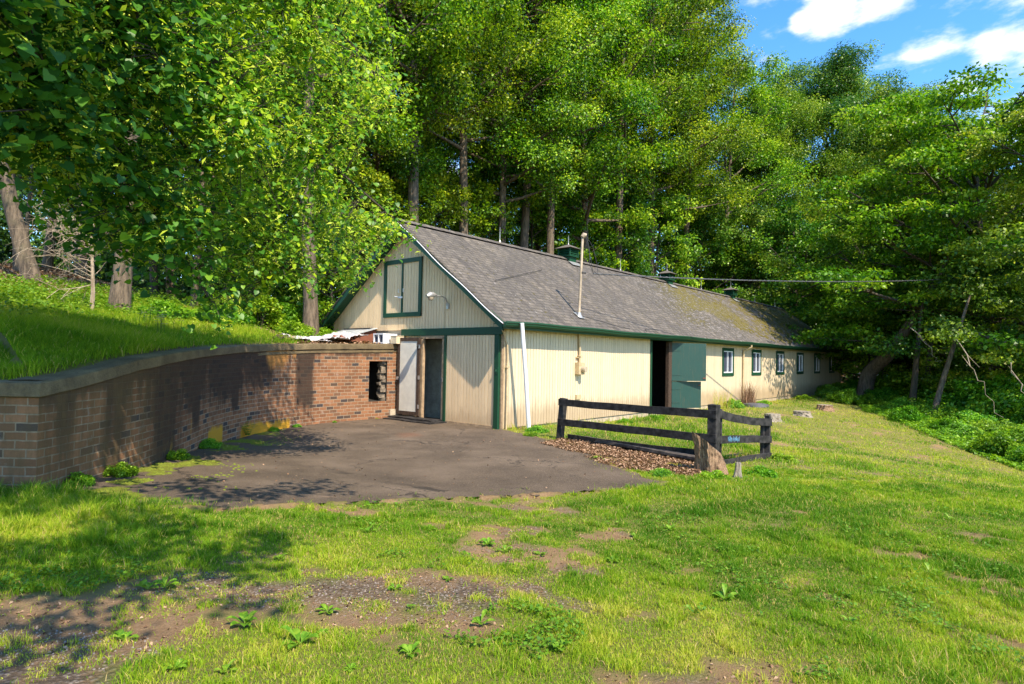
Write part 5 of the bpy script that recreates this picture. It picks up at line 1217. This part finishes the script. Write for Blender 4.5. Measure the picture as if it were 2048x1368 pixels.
main = MB(); tr0 = catmull([(-12.4, -.6, .6), (-12.3, -.7, 2.4), (-12.2, -.8, 4.2), (-11.9, -.9, 6.0), (-11.6, -1.2, 8.5)], 5); main.tube(tr0-LO, list(np.linspace(.34, .12, len(tr0))), 12)
limbs = []
for k, tgt in enumerate([(810, 455, 8.4), (640, 330, 8.0), (790, 180, 8.6), (560, 540, 8.2), (420, 600, 7.4), (300, 420, 6.2), (600, 60, 7.6), (330, 130, 5.5), (120, 200, 4.8), (60, 60, 5.0), (760, -60, 9), (450, -150, 7), (180, 470, 7.5), (480, 250, 6.6), (690, 540, 9.6), (640, 430, 10.2), (0, 300, 6.5), (-150, 100, 4.6)]):
    e2 = at(*tgt); h0 = hub+np.array([0, 0, (k % 5)*.5-1.2]); mid = (h0+e2)/2+np.array([0, 0, .9+.3*(k % 3)]); m2 = (mid+e2)/2+np.array([0, 0, .35])
    q = catmull([h0, (h0+mid)/2+np.array([0, 0, .3]), mid, m2, e2], 6); limbs.append(q); main.tube(q-LO, list(np.linspace(.075, .010, len(q))), 6)
allp = np.vstack(limbs)
LV = []; Lt = []; BVv = []; Bt = []; BB = []
tw = MB()
nleaf = 0; Cs = []; Ns = []; Ts = []; Ss = []; Tt = []; bC = []; bN = []; bT = []; bS = []; ball = []
for (q, a, b_, th) in SP:
    j = np.argmin(((allp-q)**2).sum(1)); src = allp[j]; v = q-src; ln = np.linalg.norm(v)
    if ln > 1.2: src = q-v/ln*1.2
    d = (q-src)/max(np.linalg.norm(q-src), 1e-3); mid = (src+q)/2+np.array([0, 0, .06]); tw.tube([src-LO, mid-LO, q-LO], [.008, .005, .003], 4, False)
    nlv = r.integers(12, 19)
    for i in range(nlv):
        u = r.uniform(.15, 1.1); c = src+(q-src)*u+r.normal(0, .14, 3); c[2] -= .04
        nrm_ = np.array([r.normal(-.1, .55), r.normal(-.5, .55), .75])+.2*d; tdir = np.array([d[0], d[1], -.55])+r.normal(0, .5, 3)
        Cs.append(c); Ns.append(nrm_); Ts.append(tdir); Ss.append(r.uniform(.055, .105)*(1-.28*ss(300, 650, a))); Tt.append(np.clip(r.normal(.27, .2)+.55*ss(280, 560, a)*r.uniform(.2, 1), 0, 1))  # sunlit right side of the crown put into the leaf tint
    fl_ = (.95 if a > 420 else .75)*(1.25 if b_ < 500 else .7)
    for i in range(r.poisson(9*fl_)):
        u = r.uniform(.2, 1.1); c = src+(q-src)*u+r.normal(0, .13, 3)+np.array([0, 0, -.05])
        bC.append(c); bN.append(np.array([r.normal(0, .7), r.normal(0, .7), 1.])); bT.append(np.array([r.normal(0, .7), r.normal(0, .7), -.8])); bS.append(r.uniform(.05, .085))
        for _ in range(3): ball.append(c+r.normal(0, .02, 3)+np.array([0, 0, -.03]))
Cs = np.array(Cs); Ns = np.array(Ns); Ts = np.array(Ts); Ss = np.array(Ss)
def norm(v): return v/(np.linalg.norm(v, axis=1, keepdims=True)+1e-9)
def heart(C, N, T, s):
    N = norm(N); T = norm(T-N*np.sum(N*T, 1, keepdims=True)); S = np.cross(N, T); s = s[:, None]; k = len(C)
    V = np.empty((k, 8, 3), np.float32)
    pr = [(0, -.30, 0), (.26, -.48, .05), (.50, -.18, .12), (.36, .25, .09), (0, .68, -.08), (-.36, .25, .09), (-.50, -.18, .12), (-.26, -.48, .05)]
    for i, (u, v, w) in enumerate(pr): V[:, i] = C+S*s*u*1.0+T*s*v+N*s*w
    b0 = (np.arange(k)*8)[:, None]
    F = np.concatenate([b0+np.array([[0, 1, 2, 3]]), b0+np.array([[0, 3, 4, 5]]), b0+np.array([[0, 5, 6, 7]])], 1)
    return V.reshape(-1, 3), F.reshape(-1)
V, F = heart(Cs-LO, Ns, Ts, Ss*1.0); cm = npmesh('crown', V, F, np.full(len(Cs)*3, 4), fattr={'tint': np.repeat(Tt, 3)}); link('crown', cm, M['leaf_lin'], lin)
bC = np.array(bC); V, F = quads_leaf(bC-LO, norm(np.array(bN)), np.array(bT), np.array(bS)*1.45, .30, .08)
link('bracts', npmesh('bracts', V, F, np.full(len(bC), 4), fattr={'tint': r.uniform(0, 1, len(bC))}), M['bract'], lin)
ball = np.array(ball)-LO; V, lo, sz = domes(ball, .006, .008, 5, 4)
link('flower_buds', npmesh('flower_buds', V, lo, sz, fattr={'tint': np.full(len(sz), .9)}), M['bract'], lin)
tw.v += []; mo2 = MB(); mo2.v = main.v+tw.v; nb_ = len(main.v); mo2.f = main.f+[tuple(i+nb_ for i in f_) for f_ in tw.f]; mo2.uv = [(0, 0)]*len(mo2.v)
mo2.build('trunk', M['bark_dark'], lin, True)
# upper part of the linden crown, above and left of the frame (it shades the bank and the foreground)
up = []
for (px, py) in [(40, 1040), (120, 1060), (200, 1010), (250, 1070), (330, 1050), (420, 1075), (500, 1110), (300, 1120), (180, 1120), (60, 1120), (40, 1190), (130, 1200), (230, 1160), (480, 1150), (350, 985), (420, 975), (500, 985), (570, 975), (630, 966), (430, 1010), (260, 960), (80, 1290), (20, 1340), (540, 1080)]:
    dvec = FW+RT*(px-1024)/FPX+UP*(684-py)/FPX; P0 = CAM+dvec*((.2-CAM[2])/dvec[2])
    for q in range(3):
        hz_ = r.uniform(4.5, 5.6); up.append(P0-SD*(hz_/-SD[2])+r.normal(0, .16, 3))
for (px, py) in [(10, 800), (30, 850), (55, 900), (20, 930), (50, 970), (60, 820), (5, 880), (45, 790), (-20, 830), (62, 940), (70, 860)]:
    P0 = at(px, py, 5.6)
    for q in range(8): hz_ = r.uniform(3.9, 4.8); up.append(P0-SD*((hz_-P0[2]+.3)/-SD[2])+r.normal(0, .1, 3))
nlow = len(up)
for _ in range(75):
    p_ = np.array([-12.2, -.8, 8.4])+rand_dirs(1, r)[0]*np.array([2.6, 2.8, 2.2])*r.uniform(.3, 1)**.5; up.append(p_)
up = np.array(up)
cm = crown_mesh('upper_crown', up-LO, np.where(np.arange(len(up)) < nlow, .30, .6), np.where(np.arange(len(up)) < nlow, 34, 90), .11, 79, .6); link('upper_crown', cm, M['leaf_lin'], lin)

# bare dead sapling ---------------------------------------------------------
x, y = floor_at(180, 11.6); z = zat(x, y); ds = empty('dead_sapling', (x, y, z-.1), label='bare dead sapling with tangled pale twigs in front of left wood', cat='sapling')
mb = MB(); rs = np.random.RandomState(2); mb.tube([(0, 0, 0), (.02, 0, .5), (0, .02, 1.0), (-.03, 0, 1.5), (0, 0, 1.9)], [.045, .036, .03, .022, .008], 8)
Lf = RT[:2]*-1
def twig(p_, d, ln, r_, dep):
    pts = [p_]; c = p_.copy(); dd = d.copy()
    for k in range(5):
        dd = dd+rs.normal(0, .22, 3)+np.array([0, 0, -.05]); dd /= np.linalg.norm(dd); c = c+dd*ln/5; pts.append(c.copy())
        if dep > 0 and rs.rand() < .75: twig(c.copy(), dd+rs.normal(0, .7, 3), ln*rs.uniform(.4, .65), r_*.6, dep-1)
    mb.tube(pts, list(np.linspace(r_, r_*.35, 6)), 4, False)
for k in range(20):
    h = .65+.075*k; a = rs.uniform(-.9, .9); d = np.array([Lf[0]*math.cos(a)-Lf[1]*math.sin(a), Lf[0]*math.sin(a)+Lf[1]*math.cos(a), rs.uniform(-.1, .55)])
    twig(np.array([0, 0, h]), d, rs.uniform(.6, 1.15), .011, 2)
for k in range(5): twig(np.array([0, 0, 1.1+.15*k]), np.array([-Lf[0], -Lf[1], .5]), .3, .009, 2)
mb.build('trunk', M['bark_pale'], ds, True)

# ------------------------------------------------------------------ grass
def blades(name, P, h, w, lean, tint, seed):
    k = len(P); r = np.random.default_rng(seed); a = r.uniform(0, 2*np.pi, k); b2 = r.uniform(0, 2*np.pi, k)
    S = np.stack([np.cos(a), np.sin(a), 0*a], 1)*(w*.5)[:, None]; B = np.stack([np.cos(b2), np.sin(b2), 0*a], 1)*(h*lean)[:, None]
    V = np.empty((k, 5, 3), np.float32); up = np.array([0, 0, 1.])
    V[:, 0] = P-S; V[:, 1] = P+S; V[:, 2] = P+S*.75+B*.35+up*(h*.55)[:, None]; V[:, 3] = P-S*.75+B*.35+up*(h*.55)[:, None]
    V[:, 4] = P+B+up*(h*np.clip(1-.45*lean*lean, .3, 1))[:, None]
    b0 = (np.arange(k)*5)[:, None]; q = (b0+np.array([[0, 1, 2, 3]])).ravel(); tr = (b0+np.array([[3, 2, 4]])).ravel()
    return npmesh(name, V.reshape(-1, 3), np.concatenate([q, tr]), np.concatenate([np.full(k, 4), np.full(k, 3)]), fattr={'tint': np.concatenate([tint, tint])})
r = np.random.default_rng(12)
def sample_lawn(n, D0, D1, pmin=-130, pmax=2180, power=1.):
    px = r.uniform(pmin, pmax, n); D = np.sqrt(r.uniform(D0**2, D1**2, n)) if power == 1 else np.exp(r.uniform(math.log(D0), math.log(D1), n))
    a = FW[:2]; X = CAM[0]+(FW[0]+RT[0]*(px-1024)/FPX)*D; Y = CAM[1]+(FW[1]+RT[1]*(px-1024)/FPX)*D
    return X, Y, D
def lawn(n, D0, D1, power, wmul, pmin=-200, pmax=2180):
    X, Y, D = sample_lawn(n, D0, D1, pmin, pmax, power=power)
    ok = ~pip(X, Y, HILLPOLY) & ~((X > -.05) & (X < 31.8) & (Y > -.03) & (Y < 7))
    ina = pip(X, Y, ASPOLY); da, _ = segdist(X, Y, ASPH); ok &= ~ina | (da < .02+.30*np.maximum(0, fbm(X*2.6, Y*2.6, 57, 4)-.36)) | ((da < .35) & (r.uniform(0, 1, n) < .05))
    b_ = bare(X, Y); cl_ = fbm(X*6, Y*6, 44, 4); ok &= r.uniform(0, 1, n) > np.clip(b_*(.25+1.1*ss(.62, .36, cl_))+.6*ss(.56, .42, cl_)*ss(.03, .35, b_)+.25*ss(.5, .36, cl_), 0, .97)
    X, Y, D, b_ = X[ok], Y[ok], D[ok], b_[ok]
    lush = fbm(X*.9+5, Y*.9, 60, 4); tall = ss(.52, .68, lush); far = ss(6, 14, D)
    h = (.022+.042*tall*r.uniform(.3, 1, len(X))+.03*(fbm(X*7, Y*7, 93, 2) > .62))*r.uniform(.6, 1.4, len(X))*(1-.35*b_)*(1+.1*far)
    rough = ss(-7.8, -9.2, X)*ss(-5.2, -4.0, Y); h = h*(1+1.2*rough)
    nearw = ss(1.2, .1, np.abs(Y))*((X > 0) & (X < 31)); h = h*(1+1.8*nearw*r.uniform(0, 1, len(X)))
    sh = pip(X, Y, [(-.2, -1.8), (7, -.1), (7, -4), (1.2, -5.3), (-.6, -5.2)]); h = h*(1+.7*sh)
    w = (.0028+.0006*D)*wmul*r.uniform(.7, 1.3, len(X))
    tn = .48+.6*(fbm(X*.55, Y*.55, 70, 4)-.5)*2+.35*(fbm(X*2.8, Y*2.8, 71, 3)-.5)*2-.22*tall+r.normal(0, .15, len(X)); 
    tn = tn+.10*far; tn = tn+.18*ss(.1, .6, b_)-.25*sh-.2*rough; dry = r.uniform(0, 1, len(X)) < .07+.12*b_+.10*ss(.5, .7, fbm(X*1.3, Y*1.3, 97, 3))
    tn = np.where(dry, r.uniform(.88, 1, len(X)), np.clip(tn, 0, .86))
    return np.stack([X, Y, zgs(X, Y)-.004], 1), h, w, r.uniform(.15, .95, len(X)), tn
parts = [lawn(640000, 2.6, 10, 1, .85), lawn(300000, 2.5, 6, 1, .8), lawn(380000, 8, 34, 0, 1.1), lawn(160000, 3, 16, 0, 1.3, 2180, 3600), lawn(60000, 2.6, 10, 0, 1.3, -900, -200)]
P_, h, w, ln, tn = [np.concatenate([p_[i] for p_ in parts]) for i in range(5)]
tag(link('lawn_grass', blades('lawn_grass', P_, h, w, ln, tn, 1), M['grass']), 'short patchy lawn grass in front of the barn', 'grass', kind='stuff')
# clover patches
X, Y, D = sample_lawn(90000, 3, 13, power=0); c_ = fbm(X*1.4+9, Y*1.4, 81, 3); ok = (c_ > .57) & (fbm(X*5, Y*5, 83, 3) > .52) & ~pip(X, Y, HILLPOLY) & ~pip(X, Y, ASPOLY) & (bare(X, Y) < .3) & ~((X > 0) & (Y > 0)); X, Y = X[ok], Y[ok]; k = len(X)
N = norm(np.stack([r.normal(0, .35, k), r.normal(0, .35, k), np.ones(k)], 1)); T = rand_dirs(k, r); V, F = quads_leaf(np.stack([X, Y, zgs(X, Y)+r.uniform(.015, .055, k)], 1), N, T, r.uniform(.012, .024, k)*(1+D[ok]*.05), .9, .05)
tag(link('clover', npmesh('clover', V, F, np.full(k, 4), fattr={'tint': r.uniform(0, .7, k)}), M['weed']), 'low clover patches spread through the lawn', 'clover', kind='stuff')
# bank grass (tall) and ground cover
n = 260000; px = r.uniform(-150, 700, n); D = np.exp(r.uniform(math.log(4.5), math.log(19), n))
X = CAM[0]+(FW[0]+RT[0]*(px-1024)/FPX)*D; Y = CAM[1]+(FW[1]+RT[1]*(px-1024)/FPX)*D
dl, _ = segdist(X, Y, LINE); dens = ss(.22, .5, dl)*(1-ss(5.5, 7.5, dl+1.5*fbm(X, Y, 3)))*(1-ss(-3.2, -2.2, X)); ok = pip(X, Y, HILLPOLY) & (r.uniform(0, 1, n) < dens); X, Y, D = X[ok], Y[ok], D[ok]; k = len(X)
h = r.uniform(.05, .16, k)*(.55+.9*fbm(X*1.2, Y*1.2, 6)); tn = np.clip(.46+.5*(fbm(X*.8, Y*.8, 90)-.5)*2+r.normal(0, .14, k), 0, .86); tn = np.where(r.uniform(0, 1, k) < .04, .95, tn)
tag(link('bank_grass', blades('bank_grass', np.stack([X, Y, hh(X, Y)-.01], 1), h, .004+.0007*D, r.uniform(.15, .8, k), tn, 2), M['grass']), 'tall grass on the bank above the brick wall', 'grass', kind='stuff')
n = 90000; px = r.uniform(-150, 760, n); D = r.uniform(6, 22, n); X = CAM[0]+(FW[0]+RT[0]*(px-1024)/FPX)*D; Y = CAM[1]+(FW[1]+RT[1]*(px-1024)/FPX)*D
dl, _ = segdist(X, Y, LINE); dens = ss(1.5, 4, dl)*(1-ss(6.5, 9.5, dl))*ss(.42, .56, fbm(X*1.5, Y*1.5, 33)); ok = pip(X, Y, HILLPOLY) & (r.uniform(0, 1, n) < dens); X, Y = X[ok], Y[ok]; k = len(X)
V, F = quads_leaf(np.stack([X, Y, hh(X, Y)+r.uniform(.02, .32, k)*fbm(X*2, Y*2, 15)*1.3], 1), norm(np.stack([r.normal(0, .5, k), r.normal(0, .5, k), np.ones(k)], 1)), rand_dirs(k, r), r.uniform(.04, .09, k), .7, .1)
tag(link('bank_weeds', npmesh('bank_weeds', V, F, np.full(k, 4), fattr={'tint': r.uniform(.2, 1, k)}), M['weed']), 'leafy ground cover between the bank grass and the wood', 'weeds', kind='stuff')
# weedy strip at the right
n = 130000; px = r.uniform(1640, 2200, n); D = r.uniform(12, 36, n); X = CAM[0]+(FW[0]+RT[0]*(px-1024)/FPX)*D; Y = CAM[1]+(FW[1]+RT[1]*(px-1024)/FPX)*D
EL = [(31, -.9), (23.5, -2.3), (19.5, -3.5), (15.2, -5.6), (11.2, -7.4), (8.0, -9.1), (5, -11)]
POLYR = EL+[(5, -14), (16, -14), (30, -8), (45, -4), (45, 2), (31.8, 2)]
ok = pip(X, Y, POLYR); X, Y = X[ok], Y[ok]; k = len(X); de, _ = segdist(X, Y, EL)
V, F = quads_leaf(np.stack([X, Y, gh(X, Y)+r.uniform(.0, 1, k)*(.12+.5*ss(.2, 2.2, de))*(.4+fbm(X*1.2, Y*1.2, 25))], 1), norm(np.stack([r.normal(0, .6, k), r.normal(0, .6, k), np.ones(k)], 1)), rand_dirs(k, r), r.uniform(.05, .12, k), .6, .12)
tag(link('edge_weeds', npmesh('edge_weeds', V, F, np.full(k, 4), fattr={'tint': np.clip(r.normal(.5, .25, k), 0, 1)}), M['shrub']), 'rank green weeds below the wood along the right lawn edge', 'weeds', kind='stuff')
# leaf litter by the fence, on the bank and on the asphalt
def litter(name, X, Y, Z, s0, s1, label, seed):
    k = len(X); rr_ = np.random.default_rng(seed); N = norm(np.stack([rr_.normal(0, .6, k), rr_.normal(0, .6, k), np.ones(k)], 1))
    V, F = quads_leaf(np.stack([X, Y, Z], 1), N, rand_dirs(k, rr_), rr_.uniform(s0, s1, k), .55, .22)
    tag(link(name, npmesh(name, V, F, np.full(k, 4), fattr={'tint': rr_.uniform(0, 1, k)}), M['dryleaf']), label, 'leaves', kind='stuff')
n = 26000; X = r.uniform(-2.5, .1, n); Y = r.uniform(-5.7, -1.8, n); ok = pip(X, Y, LITTER) & (fbm(X*2.5, Y*2.5, 41) > .38); X, Y = X[ok], Y[ok]
litter('leaf_litter', X, Y, zgs(X, Y)+r.uniform(.0, .05, len(X)), .02, .06, 'brown dry leaves piled along the fence beside the driveway', 3)
n = 60000; px = r.uniform(-150, 780, n); D = r.uniform(8, 30, n); X = CAM[0]+(FW[0]+RT[0]*(px-1024)/FPX)*D; Y = CAM[1]+(FW[1]+RT[1]*(px-1024)/FPX)*D
dl, _ = segdist(X, Y, LINE); ok = pip(X, Y, HILLPOLY) & ((dl > 5.2) | (X > -3.0)); X, Y = X[ok], Y[ok]; litter('woodland_litter', X, Y, hh(X, Y)+r.uniform(.0, .05, len(X)), .05, .12, 'brown fallen leaves on the woodland floor', 4)
n = 420; X = r.uniform(-8, 0, n); Y = r.uniform(-5.4, 3.4, n); ok = pip(X, Y, ASPOLY); X, Y = X[ok], Y[ok]; litter('scattered_leaves', X, Y, ZA(X, Y)+.006, .015, .04, 'small dry leaves scattered over the driveway', 5)
n = 9000; X, Y, D = sample_lawn(n, 2.8, 9, power=0); ok = ~pip(X, Y, HILLPOLY) & ~pip(X, Y, ASPOLY) & (bare(X, Y) > .4); X, Y = X[ok], Y[ok]; litter('ground_debris', X, Y, zgs(X, Y)+.004, .006, .03, 'bits of dry leaf and twig on the bare soil', 6)
# gravel
n = 8000; X, Y, D = sample_lawn(n, 2.7, 7, -130, 1300, 0); pg = paint_ground(X, Y); ok = ~pip(X, Y, HILLPOLY) & ~pip(X, Y, ASPOLY) & (pg[:, 0] < .6) & (pg[:, 1] > .25); X, Y = X[ok], Y[ok]
V, lo, sz = domes(np.stack([X, Y, zgs(X, Y)], 1), r.uniform(.002, .009, len(X)), r.uniform(.002, .007, len(X)), 9, 5); tag(link('gravel', npmesh('gravel', V, lo, sz), mat_simple('gravel_stone', (.2, .165, .14), .9, 0, .5, 60)), 'small grey stones pressed into the bare track', 'gravel', kind='stuff')
# moss cushions on the driveway
n = 26000; X = r.uniform(-9, -3.5, n); Y = r.uniform(-3.6, 3.2, n); ok = pip(X, Y, ASPOLY) & (r.uniform(0, 1, n) < (mossd(X, Y)+.8*blob(X, Y, -8.2, -2.9, .6, .5))*ss(.48, .66, fbm(X*2.6, Y*2.6, 52, 5))); X, Y = X[ok], Y[ok]
m, t, b = newmat('bright_moss'); nz_ = noise(t, 60, 5, .8); t.links.new(ramp_node(t, [(.3, (.07, .09, .006)), (.6, (.2, .24, .012)), (.8, (.34, .38, .03))], nz_), b.inputs['Base Color']); b.inputs['Roughness'].default_value = 1; bump(t, b, nz_, 1, .02)
V, lo, sz = domes(np.stack([X, Y, ZA(X, Y)], 1), r.uniform(.008, .028, len(X)), r.uniform(.004, .012, len(X)), 10, 7); tag(link('driveway_moss', npmesh('driveway_moss', V, lo, sz, smooth=True), m), 'yellow-green moss cushions along the foot of the brick wall', 'moss', kind='stuff')

# ------------------------------------------------------------------ single weeds
def rosette(seed, nl, ln, wd, rise=.5, name='foliage'):
    rr_ = np.random.RandomState(seed); V = []; F = []; tn = []
    for i in range(nl):
        a = i*2.4+rr_.uniform(-.3, .3); l_ = ln*rr_.uniform(.6, 1.15); w = wd*rr_.uniform(.7, 1.2); e = rise*rr_.uniform(.3, 1.3); ca, sa = math.cos(a), math.sin(a); b0 = len(V); n_ = 6
        for k in range(n_+1):
            u = k/n_; rad = l_*u; z = l_*e*math.sin(u*1.9)*.8+.004; ww = w*(.12 if u < .28 else max(.05, math.sin((u-.2)/.8*math.pi)**.7))
            for sd in (-1, 0, 1): V.append((ca*rad-sa*ww*sd*.5, sa*rad+ca*ww*sd*.5, z+abs(sd)*ww*.18))
        for k in range(n_):
            for q in (0, 1): c = b0+k*3+q; F.append((c, c+1, c+4, c+3)); tn.append(rr_.uniform(.3, 1))
    me = npmesh(name, V, np.array(F), np.full(len(F), 4), fattr={'tint': tn}, smooth=True); me.materials.append(M['weed']); return me
RV = [rosette(1, 9, .14, .065), rosette(2, 7, .17, .075, .7), rosette(3, 11, .12, .05, .35), rosette(4, 6, .11, .06, .6)]
spots = []
rr_ = np.random.RandomState(21)
for (px, py) in [(330, 1175), (295, 1180), (490, 1250), (640, 1270), (655, 1225), (350, 1340), (450, 1345), (600, 1290), (895, 1160), (1010, 1105), (1080, 1110), (1225, 1125), (975, 1090), (860, 1060), (735, 1065), (1270, 1075), (1050, 1210), (960, 1250), (1340, 1060), (1700, 1245), (1450, 1200), (1560, 1010), (1230, 1010), (790, 1180), (560, 1120), (1120, 1300), (820, 1310), (1860, 1150), (1900, 1040), (700, 1340), (250, 1280), (150, 1130)]:
    z = .1
    for _ in range(40):
        dvec = FW+RT*(px-1024)/FPX+UP*(684-py)/FPX; P0 = CAM+dvec*((z-CAM[2])/dvec[2]); z = float(zgs(P0[:1], P0[1:2])[0])
    spots.append((P0[0], P0[1], z))
spots.sort(key=lambda p_: (p_[0]-CAM[0])*FW[0]+(p_[1]-CAM[1])*FW[1])
cnt_ = {}
for i, (x, y, z) in enumerate(spots):
    q3 = np.array([x, y, z])-CAM; tq = (q3@RT)/(q3@FW); side_ = 'left part' if tq < -.35 else ('centre left' if tq < -.02 else ('centre right' if tq < .35 else 'right part')); cnt_[side_] = cnt_.get(side_, 0)+1
    e_ = empty('plantain_weed', (x, y, z), rr_.uniform(0, 6), 'broad-leaved weed in the %s of the lawn, %s counted from the front edge' % (side_, ORD[cnt_[side_]-1]), 'weed', 'broad-leaved weeds scattered in the lawn'); s = rr_.uniform(.32, .72); e_.scale = (s, s, s*1.15); link('foliage', RV[i % 4], None, e_)
def fern(seed, n_, ln):
    rr2 = np.random.RandomState(seed); C = []; N = []; T = []; S = []
    for i in range(n_):
        a = rr2.uniform(0, 6.28); l_ = ln*rr2.uniform(.6, 1.1)
        for k in range(9):
            u = (k+1)/9; c = np.array([math.cos(a)*l_*u*.7, math.sin(a)*l_*u*.7, l_*math.sin(u*2.0)*.75])
            for sd in (-1, 1): C.append(c+np.array([-math.sin(a), math.cos(a), 0])*sd*.02); N.append((math.cos(a)*.3, math.sin(a)*.3, 1)); T.append(np.array([-math.sin(a)*sd+math.cos(a)*.6, math.cos(a)*sd+math.sin(a)*.6, 0])); S.append(.06*(1.1-u*.7))
    V, F = quads_leaf(np.array(C), norm(np.array(N, float)), np.array(T, float), np.array(S), .5, .1); me = npmesh('foliage', V, F, np.full(len(C), 4), fattr={'tint': rr2.uniform(.1, .8, len(C))}); me.materials.append(M['weed']); return me
def wall_pt(s, off=.08):
    x, y, _ = wpt(s); nv = wnorm(max(.06, min(s, AL-.06))); return x+nv[0]*off, y+nv[1]*off
for i, (s, k_, sc, lb) in enumerate(((6.25, 'fern', 1.0, 'arching green fern at the foot of the yellow-stained bricks'), (4.25, 'bush', .30, 'leafy weed clump against the brick wall beside the moss'), (2.75, 'bush', .26, 'small dark weed tuft by the wall left of the leafy clump'), (1.15, 'bush', .27, 'large leafy weed clump near the wall corner'), (.45, 'bush', .24, 'weed clump right at the brick wall corner'), (7.3, 'bush', .18, 'low bright weeds just right of the fern'), (8.1, 'bush', .14, 'tiny bright weed strip halfway along the wall'), (9.3, 'bush', .09, 'tiny weed sprout near the barn end of the wall'), (10.6, 'ros', .5, 'single weed sprout below the wall opening'))):
    x, y = wall_pt(s, .1); z = float(ZA(np.array([x]), np.array([y]))[0]); e_ = empty('wall_weed', (x, y, z), i, lb, 'weed')
    e_.scale = (sc,)*3
    link('foliage', fern(5, 14, .42) if k_ == 'fern' else (BV[2][1] if k_ == 'bush' else RV[3]), None, e_)
# weeds along the side wall and corner, dry stalks
for i, (x, y, s, lb) in enumerate(((.35, -.75, .42, 'leafy weeds around the foot of the white drain pipe'), (-.35, -1.15, .3, 'low weed clump between driveway edge and drain pipe'), (4.6, -.5, .35, 'weed tuft growing at the side wall below the meter'), (6.3, -.6, .4, 'weed tuft at the side wall left of the dutch door'), (12.9, -.45, .55, 'tall leafy weed under the first small window'), (16.0, -.55, .5, 'weeds right of the cream downspout'), (21.5, -.6, .6, 'weeds at the wall below the middle windows'), (26.5, -.9, .9, 'bushy green weeds covering the wall foot near the far windows'), (29.5, -1.1, 1.1, 'large bush at the far corner of the side wall'), (-1.75, -3.7, .18, 'green weed sprout in the leaf litter by the asphalt'), (-2.2, -5.1, .3, 'low green weeds at the tip of the driveway'), (-1.9, -5.75, .35, 'bright clover-like weeds left of the leaning stump'), (-.9, -6.1, .38, 'green weeds right of the leaning stump'), (1.3, -5.75, .38, 'grass and weed tuft under the fence end post'))):
    z = float(zgs(np.array([x]), np.array([y]))[0]); e_ = empty('weed_clump', (x, y, z-.02), i*1.3, lb, 'weed'); e_.scale = (s, s, s*(1.3 if i == 4 else .8)); link('foliage', BV[2][1] if s < .8 else BV[0][1], None, e_)
k = 160; P_ = np.stack([15.0+r.normal(0, .22, k), -.3+r.normal(0, .1, k), np.full(k, -.15)], 1)
o = link('dry_stalks', blades('dry_stalks', P_, r.uniform(.5, 1.15, k), np.full(k, .018), r.uniform(.05, .45, k), r.uniform(0, .75, k), 5), M['dryleaf']); tag(o, 'reddish brown dry stalks around the foot of the cream downspout', 'plant')
k = 90; P_ = np.stack([12.1+r.uniform(-.6, .6, k), -.3+r.normal(0, .1, k), np.full(k, -.15)], 1)
o = link('dry_grass_tuft', blades('dry_grass_tuft', P_, r.uniform(.4, .85, k), np.full(k, .014), r.uniform(.05, .4, k), r.uniform(.7, 1, k), 6), M['grass']); tag(o, 'pale seeding grass tuft at the wall right of the green door', 'plant')
# daisies
rr_ = np.random.RandomState(4)
NUM = ['one', 'two', 'three', 'four', 'five', 'six', 'seven', 'eight', 'nine', 'ten', 'eleven', 'twelve', 'thirteen', 'fourteen', 'fifteen', 'sixteen', 'seventeen', 'eighteen', 'nineteen', 'twenty', 'twenty-one', 'twenty-two', 'twenty-three', 'twenty-four', 'twenty-five', 'twenty-six', 'twenty-seven', 'twenty-eight', 'twenty-nine', 'thirty', 'thirty-one', 'thirty-two']
DX = sorted(rr_.normal(312, 22, 26))
for i in range(26):
    px, py = DX[i], rr_.normal(0, 1); D = rr_.uniform(9.5, 12.2); x, y = floor_at(px, D); z = zat(x, y); mb = MB(); hgt_ = rr_.uniform(.24, .36)
    for q in range(10):
        a = q*.628; mb.add([(0, 0, hgt_), (.035*math.cos(a-.2), .035*math.sin(a-.2), hgt_+.004), (.055*math.cos(a), .055*math.sin(a), hgt_), (.035*math.cos(a+.2), .035*math.sin(a+.2), hgt_+.004)], [(0, 1, 2, 3)])
    e_ = empty('daisy', (x, y, z), 0, 'white daisy on the bank, %s others of its cluster standing to its left' % (['no']+NUM)[i], 'flower', 'white daisies on the bank'); mb.build('petals', M['daisy'], e_)
    mb = MB(); mb.tube([(0, 0, 0), (.01, .01, hgt_-.003)], .003, 4); mb.build('stem', M['shrub'], e_)
